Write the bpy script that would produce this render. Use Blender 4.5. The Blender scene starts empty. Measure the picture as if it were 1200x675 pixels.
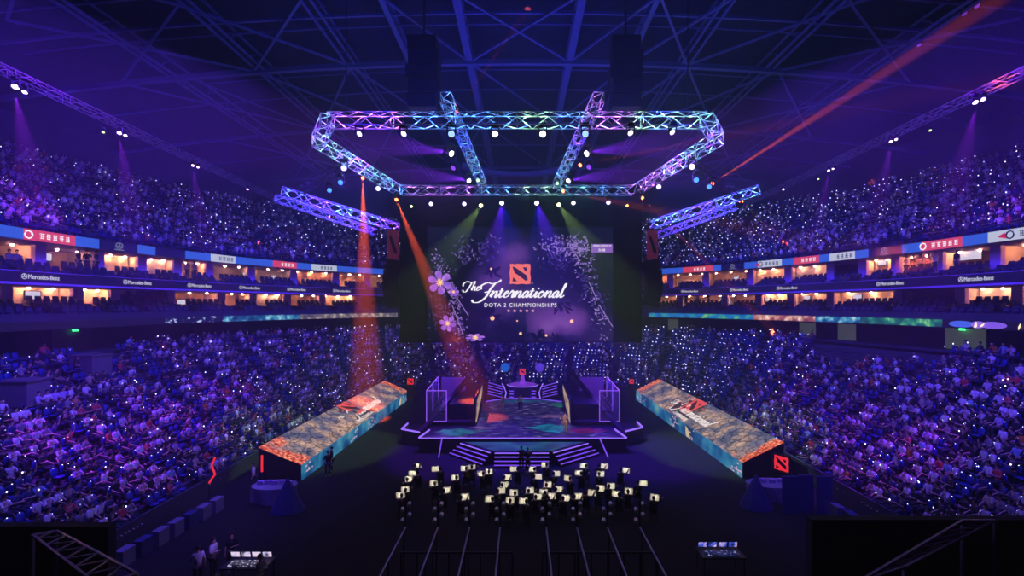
import bpy, bmesh, math, random
import numpy as np
from mathutils import Vector, Matrix
PI = math.pi
rnd = random.Random(11)
C = bpy.context.scene.collection
# ---------------------------------------------------------------- measured camera
F, CX, CY, H = 560.0, 610.0, 358.0, 12.0      # focal in px of the 1200 px frame, principal point, eye height
def at(px, py, D):
    return Vector(((px-CX)*D/F, D, H+(CY-py)*D/F))
def at_z(px, py, z):                          # the point of height z seen at that spot
    D = F*(z-H)/(CY-py)
    return at(px, py, D)

# ---------------------------------------------------------------- materials
MATS = {}
def lin(c):
    return tuple(((x/255.0)/12.92 if x/255.0 <= .04045 else ((x/255.0+.055)/1.055)**2.4) for x in c)
def mat(name, col, rough=.7, metal=0.0, noise=.12, scale=6.0, emit=0.0, ecol=None, sample=True):
    if name in MATS: return MATS[name]
    m = bpy.data.materials.new(name); m.use_nodes = True
    nt = m.node_tree; b = nt.nodes['Principled BSDF']
    b.inputs['Roughness'].default_value = rough; b.inputs['Metallic'].default_value = metal
    if noise:
        t = nt.nodes.new('ShaderNodeTexCoord'); n = nt.nodes.new('ShaderNodeTexNoise'); n.inputs['Scale'].default_value = scale
        r = nt.nodes.new('ShaderNodeMixRGB'); r.blend_type = 'MIX'
        r.inputs[1].default_value = (*[x*(1-noise) for x in col], 1); r.inputs[2].default_value = (*[min(1, x*(1+noise)) for x in col], 1)
        nt.links.new(t.outputs['Object'], n.inputs['Vector']); nt.links.new(n.outputs['Fac'], r.inputs[0]); nt.links.new(r.outputs[0], b.inputs['Base Color'])
    else:
        b.inputs['Base Color'].default_value = (*col, 1)
    if emit:
        b.inputs['Emission Color'].default_value = (*(ecol or col), 1); b.inputs['Emission Strength'].default_value = emit
        if not sample: m.cycles.emission_sampling = 'NONE'
    MATS[name] = m
    return m
def glow(name, rgb, strength=1.0, sample=False):
    """a lit screen or lamp colour given as sRGB 0-255"""
    return mat(name, (.02, .02, .02), .5, 0, 0, emit=strength, ecol=lin(rgb), sample=sample)
def ramp_glow(name, stops, scale=3.0, strength=1.0, kind='noise', detail=6.0, stretch=(1, 1, 1), cracks=None, sample=False, distort=0.0, contrast=(.3, .7)):
    """screen picture: a colour ramp over noise or cells, with optional dark crack lines"""
    m = bpy.data.materials.new(name); m.use_nodes = True; nt = m.node_tree; b = nt.nodes['Principled BSDF']
    b.inputs['Base Color'].default_value = (.015, .015, .02, 1); b.inputs['Roughness'].default_value = .45
    t = nt.nodes.new('ShaderNodeTexCoord'); mp = nt.nodes.new('ShaderNodeMapping'); mp.inputs['Scale'].default_value = stretch
    nt.links.new(t.outputs['Object'], mp.inputs['Vector'])
    n = nt.nodes.new('ShaderNodeTexNoise'); n.inputs['Scale'].default_value = scale; n.inputs['Detail'].default_value = detail; n.inputs['Distortion'].default_value = distort
    nt.links.new(mp.outputs[0], n.inputs['Vector'])
    mr = nt.nodes.new('ShaderNodeMapRange'); mr.inputs[1].default_value, mr.inputs[2].default_value = contrast
    nt.links.new(n.outputs['Fac'], mr.inputs[0])
    r = nt.nodes.new('ShaderNodeValToRGB'); cr = r.color_ramp
    while len(cr.elements) < len(stops): cr.elements.new(.5)
    for e, (p, c) in zip(cr.elements, stops): e.position = p; e.color = (*lin(c), 1)
    nt.links.new(mr.outputs[0], r.inputs[0]); out = r.outputs[0]
    if cracks:
        v = nt.nodes.new('ShaderNodeTexVoronoi'); v.feature = 'DISTANCE_TO_EDGE'; v.inputs['Scale'].default_value = cracks[0]
        n2 = nt.nodes.new('ShaderNodeTexNoise'); n2.inputs['Scale'].default_value = cracks[0]*2; n2.inputs['Detail'].default_value = 3
        ad = nt.nodes.new('ShaderNodeMixRGB'); ad.blend_type = 'LINEAR_LIGHT'; ad.inputs[0].default_value = .25/cracks[0]
        nt.links.new(mp.outputs[0], n2.inputs['Vector']); nt.links.new(mp.outputs[0], ad.inputs[1]); nt.links.new(n2.outputs['Color'], ad.inputs[2]); nt.links.new(ad.outputs[0], v.inputs['Vector'])
        m2 = nt.nodes.new('ShaderNodeMapRange'); m2.inputs[1].default_value = 0; m2.inputs[2].default_value = cracks[1]
        m2.inputs[3].default_value = .12
        nt.links.new(v.outputs['Distance'], m2.inputs[0])
        mx = nt.nodes.new('ShaderNodeMixRGB'); mx.blend_type = 'MULTIPLY'; mx.inputs[0].default_value = 1
        nt.links.new(out, mx.inputs[1]); nt.links.new(m2.outputs[0], mx.inputs[2]); out = mx.outputs[0]
    nt.links.new(out, b.inputs['Emission Color']); b.inputs['Emission Strength'].default_value = strength
    if not sample: m.cycles.emission_sampling = 'NONE'
    return m
def tint_mat(name, rough=.8):
    m = bpy.data.materials.new(name); m.use_nodes = True; nt = m.node_tree; b = nt.nodes['Principled BSDF']; b.inputs['Roughness'].default_value = rough
    a = nt.nodes.new('ShaderNodeAttribute'); a.attribute_name = 'tint'; nt.links.new(a.outputs['Color'], b.inputs['Base Color'])
    return m
BLACK = mat('black_paint', (.012, .012, .018), .6)
STEEL = mat('black_steel', (.05, .05, .07), .45, .5)
ALU = mat('truss_aluminium', (.75, .76, .8), .35, .6, .05)
CONC = mat('dark_concrete', (.05, .05, .075), .85)
FLOORM = mat('black_floor', (.007, .007, .013), .95, 0, .3, 1.5)
ROOFM = mat('roof_deck', (.012, .011, .06), .9, 0, .3, .4)
BEAMM = mat('roof_steel', (.11, .11, .32), .6, .0, .15, 2)
SEATM = mat('seat_plastic_blue', (.012, .035, .26), .5, 0, .1)
SUITESEAT = mat('suite_seat_leather', (.016, .02, .07), .5, 0, .1)
CREAM = mat('cream_wall', (.74, .58, .48), .8)
COLM = mat('column_violet_lit', (.62, .36, .95), .7)  # white columns, the violet light on them put into the paint
DARKWALL = mat('dark_wall', (.035, .04, .07), .8)
WHITE = mat('white_paint', (.75, .75, .8), .6)
DOT = glow('seat_lamp_white', (190, 190, 255), 4.2)
TRIM = mat('slab_edge', (.2, .15, .3), .7)

# ---------------------------------------------------------------- mesh builder
def link(o): C.objects.link(o); return o
class MB:
    def __init__(s): s.v = []; s.f = []; s.m = []
    def add(s, vs, fs, mi=0):
        o = len(s.v); s.v += [tuple(x) for x in vs]; s.f += [tuple(i+o for i in f) for f in fs]; s.m += [mi]*len(fs); return s
    def box(s, a, b, mi=0):
        x0, y0, z0 = a; x1, y1, z1 = b
        return s.add([(x, y, z) for x in (x0, x1) for y in (y0, y1) for z in (z0, z1)],
                     [(0, 1, 3, 2), (4, 6, 7, 5), (0, 4, 5, 1), (2, 3, 7, 6), (0, 2, 6, 4), (1, 5, 7, 3)], mi)
    def cbox(s, c, d, mi=0): return s.box([c[i]-d[i]/2 for i in range(3)], [c[i]+d[i]/2 for i in range(3)], mi)
    def obox(s, c, ax, ay, az, mi=0):                      # oriented box: centre and three half vectors
        c, ax, ay, az = map(Vector, (c, ax, ay, az))
        return s.add([c+i*ax+j*ay+k*az for i in (-1, 1) for j in (-1, 1) for k in (-1, 1)],
                     [(0, 1, 3, 2), (4, 6, 7, 5), (0, 4, 5, 1), (2, 3, 7, 6), (0, 2, 6, 4), (1, 5, 7, 3)], mi)
    def bar(s, p, q, w, h=None, mi=0):
        p, q = Vector(p), Vector(q); d = (q-p)
        if d.length < 1e-6: return s
        u = d.normalized(); up = Vector((0, 0, 1)) if abs(u.z) < .95 else Vector((0, 1, 0))
        sx = u.cross(up).normalized(); sz = sx.cross(u)
        return s.obox((p+q)/2, d/2, sx*w/2, sz*(h or w)/2, mi)
    def loft(s, rings, n=8, mi=0, cap=True):
        """rings: (centre, rx, ry, axis_u, axis_v)"""
        o = len(s.v); vs = []; fs = []
        for c, rx, ry, u, w in rings:
            c, u, w = Vector(c), Vector(u), Vector(w)
            for k in range(n):
                a = 2*PI*k/n; vs.append(c+u*(rx*math.cos(a))+w*(ry*math.sin(a)))
        for i in range(len(rings)-1):
            for k in range(n):
                fs.append((i*n+k, i*n+(k+1) % n, (i+1)*n+(k+1) % n, (i+1)*n+k))
        if cap: fs.append(tuple(range(n))[::-1]); fs.append(tuple((len(rings)-1)*n+k for k in range(n)))
        return s.add(vs, fs, mi)
    def tube(s, pts, r, n=6, mi=0):
        pts = [Vector(p) for p in pts]; rings = []
        for i, p in enumerate(pts):
            d = (pts[min(i+1, len(pts)-1)]-pts[max(i-1, 0)]).normalized()
            up = Vector((0, 0, 1)) if abs(d.z) < .9 else Vector((0, 1, 0))
            u = d.cross(up).normalized(); w = u.cross(d)
            rr = r[i] if isinstance(r, (list, tuple)) else r
            rings.append((p, rr, rr, u, w))
        return s.loft(rings, n, mi)
    def lathe(s, prof, c=(0, 0, 0), n=12, mi=0):
        return s.loft([((c[0], c[1], c[2]+z), r, r, (1, 0, 0), (0, 1, 0)) for r, z in prof], n, mi)
    def poly(s, pts, thick, nrm, mi=0):                    # flat outline given thickness along nrm
        n = len(pts); nrm = Vector(nrm)*thick; pts = [Vector(p) for p in pts]
        return s.add(pts+[p+nrm for p in pts], [tuple(range(n)), tuple(range(n, 2*n))[::-1]]+[(i, i+n, (i+1) % n+n, (i+1) % n) for i in range(n)], mi)
    def build(s, name, mats, parent=None, smooth=False):
        mats = mats if isinstance(mats, (list, tuple)) else [mats]
        me = bpy.data.meshes.new(name)
        if parent is not None and parent.type == 'EMPTY' or (parent is not None and 'ox' in parent):
            off = world_off(parent); vs = [(x-off[0], y-off[1], z-off[2]) for x, y, z in s.v]
        else: vs = s.v
        me.from_pydata(vs, [], s.f)
        for m in mats: me.materials.append(m)
        if len(mats) > 1: me.polygons.foreach_set('material_index', s.m)
        if smooth: me.polygons.foreach_set('use_smooth', [True]*len(me.polygons))
        me.update()
        bm = bmesh.new(); bm.from_mesh(me); bmesh.ops.recalc_face_normals(bm, faces=bm.faces); bm.to_mesh(me); bm.free()
        o = bpy.data.objects.new(name, me); link(o)
        if parent is not None:
            o.parent = parent; off = world_off(parent); o['ox'] = 1
            OFF[o.name] = off
        return o
OFF = {}
def world_off(o):
    if o.name in OFF: return OFF[o.name]
    return tuple(o.location)
def tag(o, label=None, cat=None, group=None, kind=None):
    if label: o['label'] = label
    if cat: o['category'] = cat
    if group: o['group'] = group
    if kind: o['kind'] = kind
    return o
def thing(name, loc, label, cat, group=None):
    o = bpy.data.objects.new(name, None); link(o); o.location = loc; o.empty_display_size = .2
    OFF[o.name] = tuple(loc)
    return tag(o, label, cat, group)
def struct(name, mb, m):
    o = mb.build(name, m); o['kind'] = 'structure'; return o
def solo(mb, name, m, label, cat, group=None):
    """a one-mesh thing, its origin moved to the middle of its base"""
    xs, ys, zs = zip(*mb.v); c = ((min(xs)+max(xs))/2, (min(ys)+max(ys))/2, min(zs))
    mb.v = [(x-c[0], y-c[1], z-c[2]) for x, y, z in mb.v]
    o = mb.build(name, m); o.location = c
    return tag(o, label, cat, group)
def clone(o, loc=None, rz=None, parent=None):
    c = o.copy(); link(c); c.parent = parent
    if loc is not None: c.location = loc
    if rz is not None: c.rotation_euler = (0, 0, rz)
    for ch in list(o.children): clone(ch, parent=c)
    return c
ORD = ['zeroth', 'first', 'second', 'third', 'fourth', 'fifth', 'sixth', 'seventh', 'eighth', 'ninth', 'tenth', 'eleventh', 'twelfth', 'thirteenth', 'fourteenth', 'fifteenth', 'sixteenth', 'seventeenth', 'eighteenth', 'nineteenth', 'twentieth']
def nth(i): return ORD[i] if i < len(ORD) else '%dth' % i
FONTC = {}
def text_mesh(s, size=1.0, shear=0.0, space=1.0, ext=.0):
    key = (s, size, shear, space, ext)
    if key in FONTC: return FONTC[key]
    cu = bpy.data.curves.new('lettering', 'FONT'); cu.body = s; cu.size = size; cu.shear = shear; cu.space_character = space; cu.align_x = 'CENTER'; cu.align_y = 'CENTER'
    cu.extrude = ext; cu.resolution_u = 3
    o = bpy.data.objects.new('lettering', cu); link(o)
    dg = bpy.context.evaluated_depsgraph_get(); me = bpy.data.meshes.new_from_object(o.evaluated_get(dg))
    vs = [tuple(v.co) for v in me.vertices]; fs = [tuple(p.vertices) for p in me.polygons]
    bpy.data.objects.remove(o); FONTC[key] = (vs, fs); return vs, fs
def put_text(mb, s, org, ux, uy, height, mi=0, width=None, shear=0, space=1.0):
    """lettering on a plane: org centre, ux right, uy up, height of capitals in metres"""
    vs, fs = text_mesh(s, 1.0, shear, space, .01)
    xs = [v[0] for v in vs]; ys = [v[1] for v in vs]; w = max(xs)-min(xs); h = max(ys)-min(ys); cx = (max(xs)+min(xs))/2; cy = (max(ys)+min(ys))/2
    ky = height/h; kx = (width/w) if width else ky
    org, ux, uy = Vector(org), Vector(ux).normalized(), Vector(uy).normalized(); nz = ux.cross(uy)
    mb.add([org+ux*((x-cx)*kx)+uy*((y-cy)*ky)+nz*z for x, y, z in vs], fs, mi)

# ---------------------------------------------------------------- bowl curves (polar about the middle of the hall)
CYD = 32.0
def rpar(p, off=0.0):
    return ((math.cos(p)/(32+off))**2+(math.sin(p)/(43+off))**2)**-.5
def rlow(p, t):
    f = (abs(math.cos(p)/19.6)**5+abs(math.sin(p)/33.5)**5)**-.2
    return f+(rpar(p, 1.6)-f)*t
def pos(r, p, z=0.0): return Vector((r*math.cos(p), CYD+r*math.sin(p), z))
def phi_of(px, off=0.0):
    """polar angle at which the sight line through column px meets the ring"""
    k = (px-CX)/F; lo, hi = 1.0, 200.0
    for _ in range(60):
        D = (lo+hi)/2; x = k*D; y = D-CYD; r = math.hypot(x, y)
        if r > rpar(math.atan2(y, x), off): hi = D
        else: lo = D
    p = math.atan2(D-CYD, k*D)
    return p+2*PI if p < -PI/2 else p
PH0, PH1 = math.radians(-42), math.radians(222)
def ring(mb, p0, p1, offa, offb, z0, z1, mi=0, step=2.0, curve=rpar, zb=None):
    """a solid that follows the ring between two offsets and two heights"""
    if p0 > p1: p0, p1 = p1, p0
    n = max(1, int(math.degrees(p1-p0)/step+.5)); vs = []; fs = []
    for i in range(n+1):
        p = p0+(p1-p0)*i/n; a, b = curve(p, offa), curve(p, offb)
        q0, q1 = (z0, z1) if zb is None else zb
        vs += [pos(a, p, z0), pos(b, p, q0), pos(b, p, q1), pos(a, p, z1)]
    for i in range(n):
        o = i*4
        for k in range(4): fs.append((o+k, o+(k+1) % 4, o+4+(k+1) % 4, o+4+k))
    fs += [(0, 1, 2, 3), (n*4+3, n*4+2, n*4+1, n*4)]
    return mb.add(vs, fs, mi)

# ================================================================ THE HALL
struct('floor', MB().box((-45, -12, -.3), (45, 100, 0)), FLOORM)
def roofz(x): return 34.0-.0015*x*x
mb = MB(); n = 24
for i in range(n):
    x0, x1 = -66+132*i/n, -66+132*(i+1)/n
    mb.add([(x0, -14, roofz(x0)+1.8), (x1, -14, roofz(x1)+1.8), (x1, 112, roofz(x1)+1.8), (x0, 112, roofz(x0)+1.8),
            (x0, -14, roofz(x0)+2.1), (x1, -14, roofz(x1)+2.1), (x1, 112, roofz(x1)+2.1), (x0, 112, roofz(x0)+2.1)],
           [(0, 1, 2, 3), (7, 6, 5, 4), (0, 4, 5, 1), (2, 6, 7, 3)])
struct('ceiling', mb, ROOFM)
mb = MB(); ring(mb, PH0, math.radians(45), 21.5, 22, 26, 36); struct('wall_right', mb, DARKWALL)
mb = MB(); ring(mb, math.radians(45), math.radians(135), 21.5, 22, 26, 36); struct('wall_far', mb, DARKWALL)
mb = MB(); ring(mb, math.radians(135), PH1, 21.5, 22, 26, 36); struct('wall_left', mb, DARKWALL)
# terraces
LR = 17
def lowz(t): return .75+7.85*(.8*t+.2*t*t)
mb = MB()
for i in range(LR):
    t0, t1 = i/LR, (i+1)/LR; z = lowz(t0)
    ring(mb, PH0, PH1, t0, t1, z-.5, z, curve=rlow)
ring(mb, PH0, PH1, -.012, 0, 0, lowz(0)+.45, curve=rlow)
struct('floor_lower_terrace', mb, CONC)
UR = 18
def upz(t): return 17.2+10.6*(.85*t+.15*t*t)
mb = MB()
for i in range(UR):
    t0, t1 = i/UR, (i+1)/UR; z = upz(t0); ring(mb, PH0, PH1, 1.9+19.4*t0, 1.9+19.4*t1, z-.6, z)
struct('floor_upper_terrace', mb, CONC)
# concourse wall behind the lower stand, slabs, suite floors and ceilings
def pieces(name, parts, m):
    mb = MB()
    for a in parts: ring(mb, PH0, PH1, *a)
    return struct(name, mb, m)
pieces('wall_concourse', [(3.2, 3.5, 7.9, 10.5), (1.5, 3.3, 8.3, 8.5)], DARKWALL)
pieces('floor_lower_suites', [(0, 8, 10.35, 10.9), (0, .15, 10.9, 11.45)], mat('slab_paint', (.035, .045, .07), .7))
pieces('floor_upper_suites', [(0.12, 8, 13.35, 13.62)], TRIM)
pieces('ceiling_upper_suites', [(1.5, 8, 16.45, 16.6)], TRIM)
pieces('wall_suites_rear', [(7.2, 7.5, 10.9, 13.4), (7.2, 7.5, 13.6, 16.5)], DARKWALL)
mb = MB()
for lev, zz in ((0, 10.9), (1, 13.62)):
    for r in range(4):
        ring(mb, PH0, PH1, .5+.85*r, .5+.85*(r+1), zz-.02, zz+.05+.28*r)
    ring(mb, PH0, PH1, 3.9, 7.2, zz-.02, zz+1.05)
struct('floor_suite_steps', mb, CONC)
# glass-fronted parapet with brand lettering, upper suites
pm = mat('parapet_smoked_panel', (.05, .045, .07), .25, .2)
mb = MB(); ring(mb, PH0, PH1, -.05, .1, 13.5, 14.2); struct('wall_parapet', mb, pm)
mb = MB(); ring(mb, PH0, PH1, -.08, .13, 14.2, 14.24); ring(mb, PH0, PH1, -.1, .12, 13.36, 13.5); struct('trim_1', mb, mat('trim_lilac', (.4, .25, .7), .5))

# ---------------------------------------------------------------- suites
LBU = [-130, -48, 43, 113, 164, 206, 244, 293, 343, 393, 430, 462]
RBU = [766, 786, 828, 880, 925, 975, 1013, 1052, 1103, 1171, 1280]
LBL = [-120, 2, 88, 132, 198, 258, 295, 336, 377, 420, 460]
RBL = [762, 797, 850, 890, 928, 975, 1055, 1129, 1197, 1300]
def off_pt(p, off, z): return pos(rpar(p, off), p, z)
def frame_at(p, off, z):
    """point on the ring with its sideways and outward unit vectors (ux points right as seen from inside)"""
    c = off_pt(p, off, z); e = .002
    t = (off_pt(p-e, off, z)-off_pt(p+e, off, z)).normalized()
    return c, t, Vector((0, 0, 1)), t.cross(Vector((0, 0, 1)))*-1
TVs = []
warm = glow('warm_downlight', (255, 168, 122), 260, True)
warm2 = glow('soft_warm_downlight', (255, 180, 150), 170, True)
bulb = glow('warm_bulb', (255, 215, 160), 10)
kinds = 'wtwdtwwmtwwm'
bays = []
for side, lev, lst in (('left', 1, LBU), ('right', 1, RBU), ('left', 0, LBL), ('right', 0, RBL)):
    for i in range(len(lst)-1): bays.append((side, lev, i, lst[i], lst[i+1]))
wood = mat('wood_panel', (.28, .13, .06), .5)
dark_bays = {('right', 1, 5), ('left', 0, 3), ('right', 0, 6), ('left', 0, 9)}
cw = MB(); pw = MB(); bw = {0: MB(), 1: MB(), 2: MB()}
tvd = MB
tv_src = {}
lamps_src = None
for bi, (side, lev, i, a, b) in enumerate(bays):
    z0 = (11.95, 14.67)[lev]; z1 = (13.34, 16.44)[lev]
    pa, pb = phi_of(a, 3.9), phi_of(b, 3.9)
    lo, hi = min(pa, pb), max(pa, pb); w = hi-lo
    # partition wall at the bay end, and column painted as violet-lit in front of it
    ring(pw, hi-.0015, hi+.0015, 3.95, 7.2, z0, z1, step=9)
    ring(cw, hi-.011, hi+.011, 3.55, 3.95, z0-1.0, z1, step=9)
    dk = (side, lev, i) in dark_bays
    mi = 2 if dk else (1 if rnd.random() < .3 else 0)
    # room lining: back wall
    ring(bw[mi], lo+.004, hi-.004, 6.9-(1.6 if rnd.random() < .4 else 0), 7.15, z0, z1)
    # ceiling light panels
    mid = (lo+hi)/2
    warmbay = rnd.choice((warm, warm, warm2))
    if not dk:
        nm = 3 if w > .07 else 2
        for q in range(nm):
            pp = lo+w*(q+.5)/nm
            cc_ = off_pt(pp, 4.9, z1-.06); m_ = MB().lathe([(.03, -.04), (.075, -.03), (.09, .0), (.09, .05)], cc_, 10)
            solo(m_, 'ceiling_light', warmbay, 'warm round downlight, %s %s suites, %s suite from the %s, %s' % (('lower', 'upper')[lev], side, nth(i+1), 'near end' if side == 'left' else 'screen', ('near', 'middle', 'far')[q] if nm == 3 else ('near', 'far')[q]), 'ceiling light', 'ceiling lights in the suites')
struct('wall_suite_partitions', pw, CREAM); struct('wall_suite_columns', cw, COLM)
struct('wall_suite_backs_cream', bw[0], CREAM); struct('wall_suite_backs_panelled', bw[1], mat('tan_wall', (.6, .38, .25), .7)); struct('wall_suite_backs_dark', bw[2], mat('suite_back_dark', (.06, .04, .05), .6))  # darker colour for the back walls of the dark bays
# televisions in the suites
tvm = glow('television_picture', (200, 200, 225), 1.0)
def television(p, off, z, w, label):
    c, ux, uy, out = frame_at(p, off, z)
    t = thing('television', c, label, 'television', 'televisions on suite walls')
    MB().obox(c, ux*w/2, uy*w*.3, out*.04).build('bezel', BLACK, t)
    MB().obox(c-out*.045, ux*(w/2-.05), uy*(w*.3-.05), out*.006).build('screen', tvm, t)
for px, py, lev, w, lab in ((52, 301, 1, 1.5, 'white television in the upper left suite under the red advertising board'),
                       (-5, 345, 0, 1.3, 'television at the near end of the lower left suites'), (212, 354, 0, 1.3, 'television on the purple wall of the lower left suites'),
                       (321, 355, 0, 1.0, 'television glowing in the lower left suites beside a dark column'), (371, 355, 0, 1.0, 'television furthest along the lower left suites'),
                       (320, 325, 1, 1.2, 'square television in the upper left suites below the blue board'), (287, 321, 1, .9, 'small round-looking television in the upper left suites'),
                       (1034, 308, 1, 1.3, 'television in the upper right suite left of the crowded suite'), (1137, 297, 1, 2.6, 'wide television in the upper right suite with many downlights'),
                       (1005, 348, 0, 1.4, 'television in the dark lower right suite'), (900, 351, 0, 1.0, 'television in the lower right suites near the small dark window'), (853, 354, 0, 1.3, 'black framed television of the lower right suites'),
                       (946, 349, 0, 1.1, 'bright television beside the lit doorway, lower right suites'), (863, 326, 1, 1.1, 'television in the upper right suites under the unlit board gap'),
                       (38, 330+16, 0, 1.6, 'illuminated white sign set on the wall of the nearest lower left suite'), (846, 351, 0, .8, 'oval bright screen in the lower right suites')):
    off = 5.2; p = phi_of(px, off); D = pos(rpar(p, off), p).y
    television(p, off, H+(CY-py)*D/F, w*.72, lab)

# advertising boards on the fascia above the upper suites
blue = glow('board_blue', (46, 92, 214), 1.0); red = glow('board_red', (214, 66, 84), 1.0); whi = glow('board_white', (190, 196, 216), 1.0)
darkb = mat('board_dark', (.03, .035, .07), .4); inkw = glow('ink_white', (245, 240, 250), 1.2); inkd = mat('ink_dark', (.03, .03, .06), .5); inkr = glow('ink_red', (205, 30, 50), 1.0)
boards = [(-60, 27, blue, None), (27, 88, red, 'zh'), (88, 116, blue, None), (116, 161, darkb, 'star'), (161, 182, blue, None), (182, 217, darkb, None), (217, 247, blue, None), (247, 276, whi, 'zhd'),
          (276, 320, blue, None), (320, 348, red, 'zhs'), (348, 365, blue, None), (365, 395, whi, 'zhd'), (395, 452, blue, None),
          (770, 800, blue, None), (800, 835, red, 'zhs'), (835, 845, blue, None), (845, 872, darkb, 'star'), (872, 888, blue, None), (888, 916, whi, 'zhr'), (916, 930, blue, None), (930, 960, red, 'zhs'),
          (960, 972, blue, None), (972, 1002, whi, 'zhd'), (1002, 1018, blue, None), (1018, 1057, darkb, 'star'), (1057, 1080, blue, None), (1080, 1128, red, 'zh'), (1128, 1158, blue, None), (1158, 1260, whi, 'zhr')]
ordc = {}
def glyphs(mb, c, ux, uy, out, n, h, mi, seed=1):
    """a short run of block-like characters, strokes too small to read in the photograph"""
    r = random.Random(seed); nrm = -out
    for k in range(n):
        cx = c+ux*((k-(n-1)/2)*h*1.08)
        for q in range(3): mb.obox(cx+uy*(h*(-.38+.38*q)), ux*h*.4*r.uniform(.6, 1), uy*h*.055, out*.008, mi)
        for q in range(2): mb.obox(cx+ux*(h*(-.2+.4*q)*r.uniform(.5, 1.1)), ux*h*.055, uy*h*.42*r.uniform(.6, 1), out*.008, mi)
for a, b, m, what in boards:
    pa, pb = phi_of(a+.3, 1.4), phi_of(b-.3, 1.4); side = 'left' if a < 600 else 'right'
    cn = {'board_blue': 'plain blue', 'board_red': 'red', 'board_white': 'white', 'board_dark': 'unlit dark'}[m.name]
    k = (side, cn); ordc[k] = ordc.get(k, 0)+1
    mid = (pa+pb)/2; c, ux, uy, out = frame_at(mid, 1.32, 16.82)
    t = thing('advertising_board', off_pt(mid, 1.45, 16.46), '%s advertising board on the %s fascia, %s of its colour from the %s' % (cn, side, nth(ordc[k]), 'near end' if side == 'left' else 'big screen'), 'advertising board', 'advertising boards above the suites')
    mb = MB(); ring(mb, pa, pb, 1.36, 1.5, 16.46, 17.2, step=1.5); mb.build('panel', m, t)
    mb = MB()
    if what in ('zh', 'zhs', 'zhd', 'zhr'):
        ink = {'zh': inkw, 'zhs': inkw, 'zhd': inkd, 'zhr': inkd}[what]
        glyphs(mb, c+ux*.3, ux, uy, out, 4 if what != 'zh' else 5, .42, 0, a)
        ringpts = [c-ux*(1.15 if what != 'zh' else 1.5)+ux*.26*math.cos(q*PI/4)+uy*.26*math.sin(q*PI/4) for q in range(9)]
        if what in ('zh', 'zhr'): mb.tube(ringpts, .05, 5)
        mb.build('lettering', ink, t)
        if what == 'zhr':
            m2 = MB().poly([c-ux*2.0-uy*.05, c-ux*1.5+uy*.2, c-ux*1.35-uy*.22], .02, -out); m2.build('emblem', inkr, t)
    elif what == 'star':
        mb.tube([c+ux*.3*math.cos(q*PI/6)+uy*(.08+.22*math.sin(q*PI/6)) for q in range(13)], .03, 5)
        for q in (90, 210, 330): mb.bar(c+uy*.08, c+uy*.08+ux*.27*math.cos(math.radians(q))+uy*.2*math.sin(math.radians(q)), .04)
        mb.bar(c-ux*.4-uy*.26, c+ux*.4-uy*.26, .06)
        mb.build('emblem', glow('ink_grey', (150, 150, 190), .7), t)
# brand lettering on the parapet
lb = glow('parapet_lettering_white', (215, 215, 240), .9)
for i, (px, nm) in enumerate(((46, 1), (160, 1), (233, 1), (292, 1), (347, 1), (400, 1), (808, 1), (866, 1), (922, 1), (1043, 1), (1144, 1))):
    side = 'left' if px < 600 else 'right'
    p = phi_of(px, 0); c, ux, uy, out = frame_at(p, -.1, 13.88)
    t = thing('parapet_sign', (c.x, c.y, 13.5), 'small white car maker lettering on the %s parapet, %s sign from the %s' % (side, nth(i+1 if side == 'left' else i-5), 'near end' if side == 'left' else 'big screen'), 'sign', 'white lettering along the suite parapet')
    mb = MB(); put_text(mb, 'Mercedes-Benz', c+ux*.25, ux, uy, .30, width=2.1); mb.build('lettering', lb, t)
    mb = MB(); e = c-ux*1.05; mb.tube([e+ux*.17*math.cos(q*PI/5)+uy*.17*math.sin(q*PI/5) for q in range(11)], .02, 4)
    for q in (90, 210, 330): mb.bar(e, e+ux*.16*math.cos(math.radians(q))+uy*.16*math.sin(math.radians(q)), .03)
    mb.build('emblem', lb, t)
# ribbon screens below the lower suites
rb = {
 'a': ramp_glow('ribbon_white_flecks', [(0, (8, 10, 40)), (.6, (15, 20, 70)), (.72, (150, 170, 230)), (1, (230, 230, 250))], 2.2, 1, stretch=(1, 1, 2)),
 'b': ramp_glow('ribbon_teal', [(0, (5, 20, 60)), (.5, (20, 90, 150)), (.8, (90, 170, 200)), (1, (190, 220, 230))], 1.6, 1),
 'c': ramp_glow('ribbon_tan', [(0, (40, 45, 80)), (.5, (110, 100, 110)), (.8, (175, 160, 150)), (1, (215, 200, 190))], 1.8, 1),
 'd': ramp_glow('ribbon_blue_green', [(0, (15, 50, 150)), (.5, (20, 120, 190)), (.75, (60, 170, 120)), (1, (220, 215, 110))], .9, 1),
 'e': ramp_glow('ribbon_petals', [(0, (40, 20, 60)), (.5, (170, 90, 90)), (.75, (220, 170, 150)), (1, (250, 235, 225))], 1.4, 1),
 'f': ramp_glow('ribbon_green', [(0, (8, 40, 60)), (.5, (20, 95, 95)), (.8, (50, 150, 110)), (1, (130, 200, 130))], 1.5, 1),
 'g': glow('ribbon_dark', (8, 9, 30), 1)}
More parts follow.
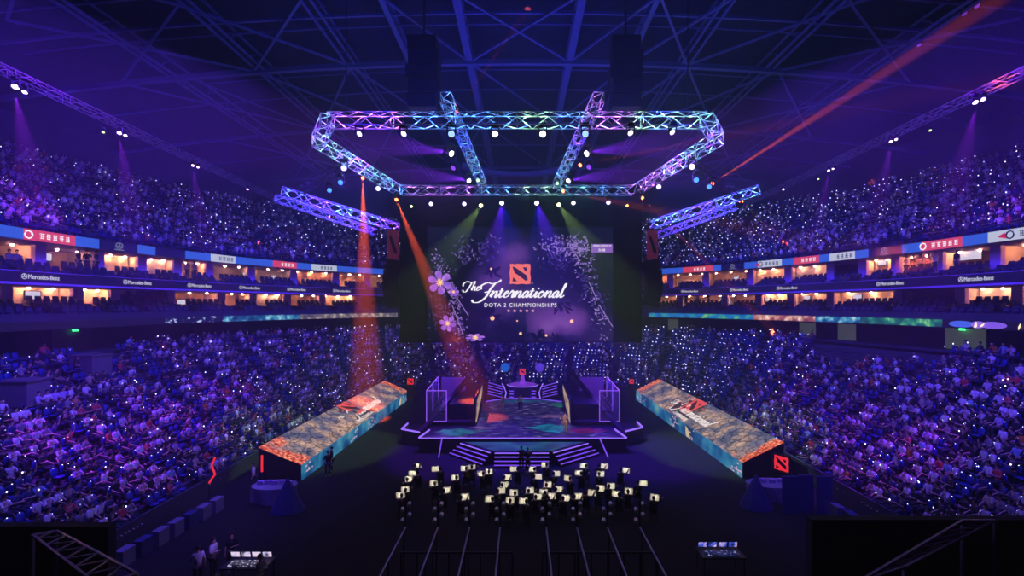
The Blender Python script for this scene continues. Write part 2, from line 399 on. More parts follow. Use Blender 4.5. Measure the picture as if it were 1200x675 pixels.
for i, (a, b, k, lab) in enumerate(((-60, 192, 'g', 'unlit dark ribbon screen under the near left suites'), (192, 262, 'a', 'ribbon screen with white flecks on navy, left side'), (262, 352, 'b', 'teal and blue ribbon screen, left side'), (352, 466, 'c', 'pale tan ribbon screen at the far left'),
                       (760, 882, 'd', 'blue green and yellow ribbon screen beside the big screen, right side'), (882, 955, 'e', 'ribbon screen with pale pink petals, right side'), (955, 1008, 'b', 'short teal ribbon screen, right side'), (1008, 1104, 'f', 'green ribbon screen, right side'), (1104, 1260, 'g', 'dark ribbon screen with bright petals at the near right'))):
    pa, pb = phi_of(a+.2, -.1), phi_of(b-.2, -.1); mid = (pa+pb)/2
    t = thing('ribbon_screen', off_pt(mid, -.1, 10.38), lab, 'ribbon screen', 'ribbon screens round the bowl')
    mb = MB(); ring(mb, pa, pb, -.1, -.004, 10.38, 10.93); mb.build('display', rb[k], t)
    if i == 8:
        for px, w, rgb, nm in ((1127, .95, (70, 100, 235), 'blue'), (1147, .55, (150, 110, 230), 'v'), (1164, .95, (130, 90, 235), 'v2')):
            p = phi_of(px, -.1); c, ux, uy, out = frame_at(p, -.13, 10.66)
            MB().poly([c+ux*w*math.cos(q*PI/8)+uy*.24*math.sin(q*PI/8) for q in range(16)], .02, -out).build('petal', glow('petal_'+nm, rgb, 1), t)
        for px, rot in ((1144, .5), (1152, .9), (1145, 0), (1196, .3)):
            p = phi_of(px, -.1); c, ux, uy, out = frame_at(p, -.17, 10.62)
            d = ux*math.sin(rot)+uy*math.cos(rot); e = ux*math.cos(rot)-uy*math.sin(rot)
            MB().poly([c-d*.2, c+e*.06, c+d*.25, c-e*.06], .02, -out).build('stamen', glow('stamen_cream', (255, 225, 180), 1.6), t)
# doorways and boxes in the concourse wall
grn = glow('exit_green', (60, 255, 130), 3)
doorm = mat('door_corridor_glow', (.25, .27, .2), .7, emit=1.0, ecol=lin((56, 62, 54)))  # glow on the door slab stands in for the lit corridor behind
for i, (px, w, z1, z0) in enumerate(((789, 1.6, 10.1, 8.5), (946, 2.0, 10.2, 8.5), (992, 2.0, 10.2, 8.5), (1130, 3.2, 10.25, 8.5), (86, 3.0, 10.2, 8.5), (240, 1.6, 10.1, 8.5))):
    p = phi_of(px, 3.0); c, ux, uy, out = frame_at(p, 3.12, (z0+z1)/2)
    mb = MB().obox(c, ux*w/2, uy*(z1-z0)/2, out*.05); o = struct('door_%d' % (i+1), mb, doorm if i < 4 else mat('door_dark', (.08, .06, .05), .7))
    mb = MB()
    for sgn in (-1, 1): mb.obox(c+ux*sgn*(w/2+.06), ux*.06, uy*(z1-z0)/2, out*.09)
    mb.obox(c+uy*(z1-z0)/2, ux*(w/2+.12), uy*.06, out*.09); mb.build('door_frame', STEEL, o)
    if i in (3, 4):
        s = MB().obox(c+uy*((z1-z0)/2-.12)-out*.3, ux*.22, uy*.08, out*.04)
        solo(s, 'exit_sign', grn, 'green lit exit sign over the %s concourse doorway' % ('right', 'left')[i-3], 'exit sign')
# small grey vomitory blocks among the left seats
bm_ = mat('grey_panel', (.13, .13, .15), .8)
for i, (px, t, w) in enumerate(((112, .84, 1.6), (4, .74, 1.5))):
    p = phi_of(px, -1); r = rlow(p, t); c = pos(r, p, lowz(t))
    e = .004; ux = (pos(rlow(p-e, t), p-e)-pos(rlow(p+e, t), p+e)).normalized(); out = Vector((math.cos(p), math.sin(p), 0))
    mb = MB(); mb.obox(c+Vector((0, 0, .5)), ux*w/2, out*.9, Vector((0, 0, .75))); mb.obox(c+Vector((0, 0, 1.28)), ux*(w/2+.08), out*.98, Vector((0, 0, .05)))
    solo(mb, 'stair_enclosure', bm_, 'pale grey stair enclosure in the left seats %s' % ('below the green exit sign', 'at the near edge')[i], 'stair enclosure')

# ================================================================ PEOPLE AND SEATS
HAIR = mat('hair_dark', (.015, .012, .012), .7); SKIN = mat('skin', (.55, .36, .27), .6)
def skin_mesh(name, joints, edges, subdiv=1):
    """joints: name -> (xyz, radius); one continuous surface grown round the bones"""
    keys = list(joints); idx = {k: i for i, k in enumerate(keys)}
    me = bpy.data.meshes.new(name); me.from_pydata([joints[k][0] for k in keys], [(idx[a], idx[b]) for a, b in edges], []); me.update()
    o = bpy.data.objects.new(name, me); link(o)
    o.modifiers.new('skin', 'SKIN'); o.modifiers.new('sub', 'SUBSURF').levels = subdiv
    sv = me.skin_vertices[0].data
    for k, i in idx.items():
        r = joints[k][1]; sv[i].radius = r if isinstance(r, tuple) else (r, r)
    sv[0].use_root = True
    dg = bpy.context.evaluated_depsgraph_get(); m2 = bpy.data.meshes.new_from_object(o.evaluated_get(dg)); m2.name = name
    bpy.data.objects.remove(o); bpy.data.meshes.remove(me)
    m2.polygons.foreach_set('use_smooth', [True]*len(m2.polygons))
    return m2
def joints_for(pose, arms):
    J = {}
    def a(k, p, r): J[k] = (Vector(p), r)
    if pose == 'sit':
        a('pel', (0, .03, .53), (.15, .11)); a('wai', (0, .05, .72), (.125, .09)); a('che', (0, .05, .92), (.15, .10)); a('nba', (0, .03, 1.07), (.10, .07)); a('nek', (0, .01, 1.15), .052)
        a('hea', (0, -.01, 1.27), (.075, .09)); a('cro', (0, 0, 1.36), (.065, .075)); a('nos', (0, -.10, 1.26), .02)
        for s, n in ((-1, 'L'), (1, 'R')):
            a('sh'+n, (s*.17, .03, 1.05), .06); a('hi'+n, (s*.10, 0, .5), .09); a('kn'+n, (s*.13, -.42, .52), .065); a('an'+n, (s*.13, -.40, .09), .04); a('to'+n, (s*.14, -.56, .04), .035)
    else:
        a('pel', (0, 0, .95), (.15, .10)); a('wai', (0, 0, 1.12), (.125, .085)); a('che', (0, 0, 1.32), (.15, .10)); a('nba', (0, 0, 1.47), (.10, .07)); a('nek', (0, 0, 1.54), .052)
        a('hea', (0, -.02, 1.65), (.075, .09)); a('cro', (0, 0, 1.74), (.065, .075)); a('nos', (0, -.11, 1.64), .02)
        for s, n in ((-1, 'L'), (1, 'R')):
            a('sh'+n, (s*.18, 0, 1.44), .06); a('hi'+n, (s*.10, 0, .88), .09); a('kn'+n, (s*.11, -.02, .49), .065); a('an'+n, (s*.12, .01, .09), .042); a('to'+n, (s*.13, -.15, .04), .035)
    top = J['shR'][0]
    for s, n, k in ((-1, 'L', arms[0]), (1, 'R', arms[1])):
        sh = J['sh'+n][0]
        d = {'lap': ((.06, -.05, -.27), (-.02, -.27, -.36)), 'down': ((.06, .02, -.28), (.08, -.04, -.54)), 'phone': ((.05, -.12, -.24), (-.04, -.34, -.12)),
             'up': ((.08, -.08, .16), (.06, -.12, .42)), 'fold': ((.08, -.08, -.25), (-.12, -.22, -.22)), 'point': ((.16, -.2, -.02), (.24, -.42, .12)), 'bow': ((.16, -.1, -.12), (.05, -.34, -.08))}[k]
        el = sh+Vector((s*d[0][0], d[0][1], d[0][2])); wr = sh+Vector((s*d[1][0], d[1][1], d[1][2])); u = (wr-el).normalized()
        a('el'+n, el, .042); a('wr'+n, wr, .028); a('pa'+n, wr+u*.07, (.035, .02))
        side = u.cross(Vector((0, 0, 1))).normalized() if abs(u.z) < .9 else Vector((1, 0, 0))
        for q in range(4): a('f%d%s' % (q, n), wr+u*(.13+(.02, .032, .028, .008)[q])+side*(.024*(q-1.5))-Vector((0, 0, .012)), .009)
        a('th'+n, wr+u*.075-side*.05*s, .011)
    return J
E_TORSO = [('pel', 'wai'), ('wai', 'che'), ('che', 'nba'), ('che', 'shL'), ('che', 'shR'), ('shL', 'elL'), ('shR', 'elR')]
E_HEAD = [('nba', 'nek'), ('nek', 'hea'), ('hea', 'cro'), ('hea', 'nos')]
E_FORE = [('elL', 'wrL'), ('elR', 'wrR')]
E_HAND = [('wr'+n, 'pa'+n) for n in 'LR']+[('pa'+n, 'f%d%s' % (q, n)) for n in 'LR' for q in range(4)]+[('wr'+n, 'th'+n) for n in 'LR']
E_LEGS = [('pel', 'hiL'), ('pel', 'hiR'), ('hiL', 'knL'), ('hiR', 'knR'), ('knL', 'anL'), ('knR', 'anR')]
E_FOOT = [('anL', 'toL'), ('anR', 'toR')]
def sub(J, E, grow):
    ks = []
    for a, b in E:
        for k in (a, b):
            if k not in ks: ks.append(k)
    def g(r): return tuple(x*grow for x in r) if isinstance(r, tuple) else r*grow
    return {k: (J[k][0], g(J[k][1])) for k in ks}
PV = {}
def person_meshes(pose, arms, long_sleeve=False, fingers=True):
    key = (pose, arms, long_sleeve)
    if key in PV: return PV[key]
    J = joints_for(pose, arms)
    body = skin_mesh('body', J, E_TORSO+E_HEAD+E_FORE+E_HAND+E_LEGS+E_FOOT); body.materials.append(SKIN)
    et = E_TORSO+(E_FORE if long_sleeve else [])
    shirt = skin_mesh('shirt', sub(J, et, 1.17), et); tr = skin_mesh('trousers', sub(J, E_LEGS, 1.16), E_LEGS)
    hc = J['hea'][0].lerp(J['cro'][0], .5); mb = MB()
    rings = []
    for q in range(6):
        th = q/5*PI*.5; rings.append((hc+Vector((0, .018, .012+.098*math.sin(th))), .088*math.cos(th)+.004, .108*math.cos(th)+.004, (1, 0, 0), (0, 1, 0)))
    mb.loft(rings, 10)
    mb.loft([(hc+Vector((0, .05, -.085)), .062, .045, (1, 0, 0), (0, 1, 0)), (hc+Vector((0, .035, .02)), .088, .088, (1, 0, 0), (0, 1, 0))], 10)
    me = bpy.data.meshes.new('hair'); me.from_pydata(mb.v, [], mb.f); me.materials.append(HAIR)
    PV[key] = (body, shirt, tr, me, J); return PV[key]
TOPS = [('white', (.72, .70, .76)), ('pale grey', (.5, .5, .55)), ('black', (.02, .02, .03)), ('navy', (.03, .04, .16)), ('lilac', (.5, .4, .7)), ('red', (.5, .05, .06)), ('beige', (.55, .45, .36)), ('grey', (.22, .22, .26)), ('orange', (.6, .2, .04)), ('sky blue', (.25, .42, .65))]
TOPW = [25, 9, 34, 12, 5, 3, 4, 7, 1.0, 2]
CLOTH = {n: mat('cloth_'+n.replace(' ', '_'), c, .85) for n, c in TOPS}
CLOTH['dark trousers'] = mat('cloth_trousers', (.03, .035, .06), .85)
SHARED = {}
def person(loc, rz, pose, arms, top, label, group=None, trousers='dark trousers', parent=None, cat='person', name='person', long_sleeve=False, hairm=None):
    body, shirt, tr, hair, J = person_meshes(pose, arms, long_sleeve)
    o = bpy.data.objects.new(name, body); link(o); o.location = loc; o.rotation_euler = (0, 0, rz); tag(o, label, cat, group)
    for nm, me, m in (('shirt', shirt, CLOTH[top]), ('trousers', tr, CLOTH[trousers]), ('hair', hair, hairm or HAIR)):
        k = (me.name, m.name)
        if k not in SHARED:
            m2 = me.copy(); m2.name = nm; m2.materials.clear(); m2.materials.append(m); SHARED[k] = m2
        c = bpy.data.objects.new(nm, SHARED[k]); link(c); c.parent = o
    return o

# simple seated figures for the far crowd: verts, faces, colour role per vertex (0 top, 1 skin, 2 hair, 3 trousers)
def far_person(kind):
    mb = MB(); role = []
    def lf(r, n, k):
        a = len(mb.v); mb.loft(r, n); role.extend([k]*(len(mb.v)-a))
    X, Y, Z = (1, 0, 0), (0, 1, 0), (0, 0, 1)
    lf([((0, .05, .46), .17, .12, X, Y), ((0, .05, .75), .15, .10, X, Y), ((0, .03, 1.0), .20, .11, X, Y), ((0, .02, 1.12), .09, .07, X, Y)], 6, 0)
    lf([((0, -.02, 1.12), .05, .06, X, Y), ((0, -.03, 1.22), .08, .095, X, Y), ((0, -.01, 1.29), .085, .1, X, Y)], 6, 1)
    lf([((0, .01, 1.27), .09, .105, X, Y), ((0, .01, 1.35), .075, .085, X, Y), ((0, .01, 1.39), .03, .03, X, Y)], 6, 2)
    for s in (-1, 1):
        lf([((s*.11, 0, .52), .085, .08, X, Z), ((s*.13, -.42, .53), .06, .06, X, Z)], 4, 3)
        if kind == 'up' and s == 1: lf([((s*.19, .02, 1.05), .05, .05, X, Y), ((s*.27, -.08, 1.22), .04, .04, X, Y)], 4, 0); lf([((s*.27, -.08, 1.22), .035, .035, X, Y), ((s*.24, -.16, 1.52), .03, .03, X, Y)], 4, 1)
        else:
            lf([((s*.20, .03, 1.05), .05, .05, X, Y), ((s*.25, -.06, .8), .042, .042, X, Y)], 4, 0)
            lf([((s*.25, -.05, .8), .035, .035, X, Z), ((s*(.12 if kind != 'lean' else .2), -.33, .72), .03, .03, X, Z)], 4, 1)
    v = np.array(mb.v, dtype=np.float32)
    if kind == 'lean': v[:, 1] -= np.clip(v[:, 2]-.5, 0, 2)*.35
    return v, mb.f, np.array(role)
FP = [far_person(k) for k in ('sit', 'up', 'lean', 'sit')]
SEATV = MB()
SEATV.loft([((0, .20, .40), .235, .03, (1, 0, 0), (0, 1, 0)), ((0, .27, .62), .235, .028, (1, 0, 0), (0, 1, 0)), ((0, .31, .84), .19, .025, (1, 0, 0), (0, 1, 0))], 6)
SEATV.box((-.22, -.2, .38), (.22, .2, .44)); SEATV.box((-.03, -.02, 0), (.03, .1, .38))
def replicate(name, temps, inst, cols, mats, mi_fn=None):
    """one mesh out of many placed templates. inst: (template, x, y, z, rz, scale); cols: per instance list of role colours"""
    V = []; Fs = []; Cc = []; ls = []; off = 0
    MI = []
    for (ti, x, y, z, rz, s), cl in zip(inst, cols):
        v, f, role = temps[ti]; c, sn = math.cos(rz), math.sin(rz)
        w = np.empty_like(v); w[:, 0] = (v[:, 0]*c-v[:, 1]*sn)*s+x; w[:, 1] = (v[:, 0]*sn+v[:, 1]*c)*s+y; w[:, 2] = v[:, 2]*s+z
        V.append(w); Cc.append(np.array(cl, dtype=np.float32)[role])
        Fs.append((ti, off)); off += len(v)
    V = np.concatenate(V); Cc = np.concatenate(Cc)
    loops = []; lens = []
    cache = {ti: (np.array([i for f in temps[ti][1] for i in f], dtype=np.int64), np.array([len(f) for f in temps[ti][1]], dtype=np.int32)) for ti in range(len(temps))}
    for ti, o in Fs: loops.append(cache[ti][0]+o); lens.append(cache[ti][1])
    loops = np.concatenate(loops).astype(np.int32); lens = np.concatenate(lens); st = np.concatenate([[0], np.cumsum(lens)[:-1]]).astype(np.int32)
    me = bpy.data.meshes.new(name); me.vertices.add(len(V)); me.vertices.foreach_set('co', V.ravel()); me.loops.add(len(loops)); me.loops.foreach_set('vertex_index', loops)
    me.polygons.add(len(lens)); me.polygons.foreach_set('loop_start', st); me.update(calc_edges=True); me.validate()
    at_ = me.attributes.new('tint', 'FLOAT_COLOR', 'POINT'); at_.data.foreach_set('color', np.concatenate([Cc, np.ones((len(Cc), 1), np.float32)], axis=1).ravel().astype(np.float32))
    for m in mats: me.materials.append(m)
    return link(bpy.data.objects.new(name, me))

def inframe(p, m=12):
    if p.y < 4: return False
    px = CX+F*p.x/p.y; py = CY+F*(H-p.z)/p.y
    return -m < px < 1200+m and -m < py < 675+m
NA = 36                                        # aisles round the bowl
def aisle_dist(p, r):
    k = p/(2*PI/NA); return abs(k-round(k))*2*PI/NA*r
spots = []                                     # (D, pos, rz, tier, side, row, seat, filled, t, p)
rng = random.Random(5)
def blocked(q):
    px = CX+F*q.x/q.y; py = CY+F*(H-q.z)/q.y
    if 952 < px < 1108 and 392 < py < 432: return True
    if 92 < px < 134 and 408 < py < 438: return True
    return False
for tier, rows in (('lower', LR), ('upper', UR)):
    for r_ in range(rows):
        t = (r_+.45)/rows; z = lowz(r_/LR) if tier == 'lower' else upz(r_/UR); p = PH0; seat = 0
        while p < PH1:
            rad = rlow(p, t) if tier == 'lower' else rpar(p, 1.9+19.4*t)
            q = pos(rad, p, z); e = .003
            q2 = pos(rlow(p+e, t) if tier == 'lower' else rpar(p+e, 1.9+19.4*t), p+e, z); ds = (q2-q).length/e
            p += (.54 if tier == 'lower' else .60)/ds; seat += 1
            if aisle_dist(p, rad) < .42: seat = 0; continue
            if not inframe(q, 110) or q.y < 15.6: continue
            tan = (q2-q).normalized(); rz = math.atan2(tan.y, tan.x)+PI      # local -Y looks into the hall
            if tier == 'lower' and q.x and blocked(q): continue
            # screen box hides everything behind it
            px = CX+F*q.x/q.y; py = CY+F*(H-q.z)/q.y
            if 500 < px < 720 and 250 < py < 385: continue
            side = 'left' if q.x < 0 else 'right'
            occ = .80 if tier == 'lower' else .86
            if tier == 'lower' and side == 'right' and q.y > 50: occ = .3
            if tier == 'upper' and side == 'right' and q.y > 58: occ = .35
            if tier == 'lower' and side == 'left' and r_ > 11 and q.y < 42: occ = .45
            if tier == 'lower' and side == 'right' and r_ > 13 and q.y < 40: occ = .5
            nz = math.sin(p*37+r_*.7)+math.sin(p*61-r_*.9+1); occ += .14*nz if occ < .9 else 0
            spots.append((q.y, q, rz, tier, side, r_, seat, rng.random() < occ, p))
spots.sort(key=lambda s: s[0])
# near ones as individuals
near_p = [i for i, s in enumerate(spots) if s[7] and inframe(s[1], -4)][:300]
near_s = [i for i, s in enumerate(spots) if inframe(s[1], -4)][:300]
sp, ss = set(near_p), set(near_s)
seat_src = None
seat_c = MB(); seat_c.loft([((0, -.02, .38), .20, .19, (1, 0, 0), (0, 1, 0)), ((0, 0, .41), .235, .215, (1, 0, 0), (0, 1, 0)), ((0, 0, .455), .215, .20, (1, 0, 0), (0, 1, 0))], 12)
seat_b = MB(); seat_b.loft([((0, .21, .42), .20, .02, (1, 0, 0), (0, .96, .2)), ((0, .235, .55), .235, .03, (1, 0, 0), (0, .96, .2)), ((0, .275, .74), .23, .03, (1, 0, 0), (0, .96, .2)), ((0, .30, .85), .17, .022, (1, 0, 0), (0, .96, .2))], 12)
seat_l = MB(); seat_l.cbox((0, .02, .18), (.06, .1, .38)); seat_l.cbox((0, .02, .01), (.2, .24, .02))
seat_d = MB(); seat_d.lathe([(.022, 0), (.028, .012), (.01, .022)], (0, .30, .86), 6)
def aisle_word(p): return nth(int(math.floor(abs(p-PI/2)/(2*PI/NA)))+1)
for n, i in enumerate(near_s):
    D, q, rz, tier, side, row, seat, fil, p = spots[i]
    lab = 'blue seat, %s %s stand, %s block, %s row, %s from the aisle' % (side, tier, aisle_word(p), nth(row+1), nth(seat+1))
    if seat_src is None:
        seat_src = thing('stadium_seat', (0, 0, 0), lab, 'seat', 'blue seats in the stands')
        seat_c.build('seat', SEATM, seat_src, True); seat_b.build('backrest', SEATM, seat_src, True); seat_l.build('post', STEEL, seat_src); seat_d.build('seat_lamp', DOT, seat_src)
        o = seat_src; o.location = q; o.rotation_euler = (0, 0, rz)
    else: o = clone(seat_src, q, rz)
    o['label'] = lab
poses = [('lap', 'lap'), ('lap', 'phone'), ('phone', 'phone'), ('fold', 'fold'), ('lap', 'up')]
for n, i in enumerate(near_p):
    D, q, rz, tier, side, row, seat, fil, p = spots[i]
    nm = rng.choices(TOPS, TOPW)[0][0]; k = rng.choices(range(5), (5, 3, 3, 3, .5))[0]
    person(q+Vector((0, 0, -.02)), rz+rng.uniform(-.35, .35), 'sit', poses[k], nm, 'person in %s top, %s %s stand, %s block, %s row, %s from the aisle' % (nm, side, tier, aisle_word(p), nth(row+1), nth(seat+1)), 'spectators seated in the stands')
# the rest
inst = []; cols = []
for i, (D, q, rz, tier, side, row, seat, fil, p) in enumerate(spots):
    if not fil or i in sp: continue
    c = list(rng.choices(TOPS, TOPW)[0][1]); b = rng.uniform(.7, 1.1); sk = rng.uniform(.7, 1.1)
    inst.append((rng.choices(range(4), (5, .5, 2, 3))[0], q.x, q.y, q.z, rz+rng.uniform(-.4, .4), rng.uniform(.93, 1.06)))
    cols.append([[min(1, x*b) for x in c], [.55*sk, .36*sk, .27*sk], [.02, .015, .015], rng.choice(([.03, .035, .06], [.05, .07, .15], [.1, .09, .08]))])
crowd = replicate('spectator_crowd', FP, inst, cols, [tint_mat('crowd_cloth')])
tag(crowd, 'thousands of seated spectators filling the lower and upper stands', 'crowd', None, 'stuff')
sv = np.array(SEATV.v, dtype=np.float32); st = (sv, SEATV.f, np.zeros(len(sv), dtype=int))
inst = [(0, q.x, q.y, q.z, rz, 1.0) for i, (D, q, rz, *_r) in enumerate(spots) if i not in ss and D < 90]
far_seats = replicate('stadium_seats', [st], inst, [[[.02, .045, .34]]]*len(inst), [SEATM])
tag(far_seats, 'rows of blue plastic seats through both tiers of the bowl', 'seats', None, 'stuff')
# small wrist lamps and seat lamps glinting in the dark
dv = MB(); dv.loft([((0, 0, -.5), .3, .3, (1, 0, 0), (0, 1, 0)), ((0, 0, 0), .5, .5, (1, 0, 0), (0, 1, 0)), ((0, 0, .5), .3, .3, (1, 0, 0), (0, 1, 0))], 6)
dvv = np.array(dv.v, dtype=np.float32); dt = (dvv, dv.f, np.zeros(len(dvv), dtype=int))
inst = []
for i, (D, q, rz, tier, side, row, seat, fil, p) in enumerate(spots):
    far_empty = (side == 'right' and D > 50)
    if rng.random() > (.85 if (far_empty and seat % 2 == 0) else .26 if tier == 'lower' else .30): continue
    s = rng.choice((.035, .045, .06, .085))*(.6+D/90)
    inn = Vector((math.sin(rz), -math.cos(rz), 0))
    if far_empty and not fil: pt = q-inn*.1+Vector((0, 0, .95))
    else: pt = q+inn*rng.uniform(.25, .42)+Vector((rng.uniform(-.25, .25), 0, rng.uniform(.72, 1.25)))
    inst.append((0, pt.x, pt.y, pt.z, 0, s))
wl = replicate('wrist_lamps', [dt], inst, [[[1, 1, 1]]]*len(inst), [DOT])
tag(wl, 'pinpoint white lamps worn and held throughout the audience', 'lamps', None, 'stuff')

# ---------------------------------------------------------------- armchair-like suite seats
cs = []
EB = {0: [phi_of(x, 3.9) for x in LBL+RBL], 1: [phi_of(x, 3.9) for x in LBU+RBU]}
def q_ang(q):
    a = math.atan2(q.y-CYD, q.x); return a+2*PI if a < -PI/2 else a
for lev, zz in ((1, 13.62), (0, 10.9)):
    lst = (LBL+RBL) if lev == 0 else (LBU+RBU)
    ends = [phi_of(x, 3.9) for x in lst]
    for r in range(4):
        off = .5+.85*r+.35; p = PH0
        z = zz+.05+.28*r
        k = 0
        while p < PH1:
            q = off_pt(p, off, z); e = .003; q2 = off_pt(p+e, off, z); ds = (q2-q).length/e; p += .62/ds; k += 1
            if min(abs(p-e_) for e_ in ends)*40 < .75: k = 0; continue
            if not inframe(q, 90) or q.y < 20: continue
            px = CX+F*q.x/q.y
            if 505 < px < 715: continue
            tan = (q2-q).normalized(); cs.append((q.y, q, math.atan2(tan.y, tan.x)+PI, lev, r, k))
cs.sort(key=lambda s: s[0])
ch_c = MB(); ch_c.loft([((0, 0, .22), .22, .22, (1, 0, 0), (0, 1, 0)), ((0, 0, .36), .25, .24, (1, 0, 0), (0, 1, 0)), ((0, 0, .44), .22, .21, (1, 0, 0), (0, 1, 0))], 8)
ch_b = MB(); ch_b.loft([((0, .2, .3), .25, .05, (1, 0, 0), (0, 1, 0)), ((0, .25, .62), .26, .055, (1, 0, 0), (0, 1, 0)), ((0, .29, .92), .22, .04, (1, 0, 0), (0, 1, 0))], 8)
ch_a = MB(); ch_p = MB(); ch_p.cbox((0, .02, .11), (.1, .14, .22))
src = None
cs = [c_ for c_ in cs if inframe(c_[1], -2)][:300]+[c_ for c_ in cs if not inframe(c_[1], -2)]+[c_ for c_ in cs if inframe(c_[1], -2)][300:]
for D, q, rz, lev, r, k in cs[:300]:
    bay = sum(1 for e_ in EB[lev] if (PI/2 < e_ < q_ang(q) if q.x < 0 else q_ang(q) < e_ < PI/2))
    lab = 'padded seat, %s %s suites, %s bay from the screen, %s row, %s along' % ('left' if q.x < 0 else 'right', ('lower', 'upper')[lev], nth(bay+1), nth(r+1), nth(k))
    if src is None:
        src = thing('suite_seat', (0, 0, 0), lab, 'seat', 'padded seats in front of the suites')
        ch_c.build('seat', SUITESEAT, src, True); ch_b.build('backrest', SUITESEAT, src, True); ch_p.build('post', STEEL, src)
        for s_ in (-1, 1): MB().cbox((s_*.27, 0, .5), (.05, .36, .28)).build('armrest', SUITESEAT, src)
        src.location = q; src.rotation_euler = (0, 0, rz)
    else: o = clone(src, q, rz); o['label'] = lab
av = MB(); av.add(ch_b.v, ch_b.f); av.add(ch_c.v, ch_c.f); v_ = np.array(av.v, dtype=np.float32)
fs_ = replicate('suite_seats', [(v_, av.f, np.zeros(len(v_), dtype=int))], [(0, q.x, q.y, q.z, rz, 1.0) for D, q, rz, *_ in cs[300:]], [[[.02, .02, .08]]]*len(cs[300:]), [SUITESEAT])
tag(fs_, 'rows of dark padded seats in front of the further suites', 'seats', None, 'stuff')
# people in the suites
sg = []
for px, off, z, pose, arms, top, lab in (
    (92, 3.4, 14.67, 'stand', ('down', 'down'), 'black', 'dark standing figure nearest the white television, upper left suite'), (102, 3.2, 14.67, 'stand', ('down', 'fold'), 'black', 'dark standing figure in the middle of three, upper left suite'),
    (113, 3.0, 14.67, 'stand', ('down', 'down'), 'navy', 'dark standing figure by the violet-lit column, upper left suite'), (11, 3.3, 14.5, 'sit', ('lap', 'lap'), 'grey', 'seated person at the near end of the upper left suites'),
    (20, 3.3, 14.5, 'sit', ('lap', 'phone'), 'grey', 'second seated person at the near end of the upper left suites'), (298, 3.6, 11.95, 'stand', ('down', 'down'), 'navy', 'standing person leaning in a purple lit lower left suite'),
    (143, 3.6, 12, 'stand', ('down', 'fold'), 'beige', 'person standing at the lit buffet of a lower left suite'), (156, 3.8, 12, 'stand', ('fold', 'fold'), 'beige', 'second person by the lit buffet, lower left suite'),
    (1062, 3.6, 14.67, 'stand', ('fold', 'fold'), 'white', 'guest in white at the left end of the crowded upper right suite'), (1070, 3.9, 14.67, 'stand', ('down', 'fold'), 'beige', 'guest in beige, second in the crowded upper right suite'),
    (1079, 3.6, 14.67, 'stand', ('fold', 'fold'), 'white', 'guest in white in the middle of the crowded upper right suite'), (1088, 3.9, 14.67, 'stand', ('down', 'fold'), 'beige', 'guest right of middle in the crowded upper right suite'),
    (1096, 2.9, 14.67, 'stand', ('up', 'down'), 'white', 'guest in white standing forward at the railing, crowded upper right suite'), (1121, 3.0, 14.6, 'stand', ('down', 'down'), 'black', 'dark figure before the wide television, upper right suite'),
    (219, 3.4, 14.67, 'stand', ('down', 'fold'), 'white', 'guest in white beside a bright lamp, upper left suites'), (228, 3.4, 14.67, 'stand', ('down', 'down'), 'lilac', 'guest in lilac near the violet-lit column, upper left suites'),
    (804, 3.6, 11.95, 'stand', ('down', 'down'), 'black', 'dark figure in the brightest lower right suite'), (818, 3.6, 11.95, 'stand', ('down', 'fold'), 'grey', 'second dark figure in the brightest lower right suite'), (830, 3.6, 11.95, 'stand', ('fold', 'down'), 'black', 'third dark figure in the brightest lower right suite')):
    p = phi_of(px, off); q = off_pt(p, off, z); tan = off_pt(p+.003, off, z)-q
    person(q, math.atan2(tan.y, tan.x)+PI+rng.uniform(-.4, .4), pose, arms, top, lab)
# ================================================================ ROOF STEEL
for i, (px, w) in enumerate(((213, .5), (358, .35), (447, .4), (535, .6), (682, .6), (770, .4), (855, .35), (987, .5), (60, .4), (1150, .4))):
    x = (px-CX)/CY*22; mb = MB(); z = roofz(x); dz = z-34
    x = (px-CX)/CY*(22+dz); z = roofz(x)
    if abs(x) > 12: 
        for s in (-1, 1): mb.bar((x+s*.35, 10, z), (x+s*.35, 95, z), .14, .2)
        for k in range(28):
            y = 11+k*3; mb.bar((x-.35, y, z), (x+.35, y+1.5, z+1.2), .06); mb.bar((x+.35, y, z), (x-.35, y+1.5, z+1.2), .06)
        mb.bar((x, 10, z+1.3), (x, 95, z+1.3), .16)
    else: mb.box((x-w/2, 10, z-.1), (x+w/2, 95, z)); mb.box((x-.06, 10, z), (x+.06, 95, z+.9)); mb.box((x-w/2, 10, z+.9), (x+w/2, 95, z+1.0))
    struct('ceiling_beam_%d' % (i+1), mb, BEAMM)
def arcbeam(D, wid, y_off=0.0, xm=50, dz=0.0):
    mb = MB(); xs = np.linspace(-xm, xm, 17)
    for a, b in zip(xs[:-1], xs[1:]): mb.bar((a, D, roofz(a)+dz), (b, D, roofz(b)+dz), wid)
    return mb
n_ = 11
for D, w, dz, xm in ((30, .1, .6, 45), (31.5, .08, .9, 30), (33.5, .16, .6, 42), (36.2, .2, .2, 46), (38.5, .12, .7, 40), (43, .42, -.1, 52), (46, .1, .7, 30), (50, .12, .6, 45), (57.5, .3, -.1, 52), (66, .15, .2, 48), (76, .3, -.1, 50), (27.5, .14, .5, 40), (24.5, .1, .6, 34)):
    struct('ceiling_beam_%d' % n_, arcbeam(D, w, xm=xm, dz=dz), BEAMM); n_ += 1
xs_ = sorted([-24, -15.3, -10, -4.6, 4.4, 9.8, 15, 23.2, -36, 35])
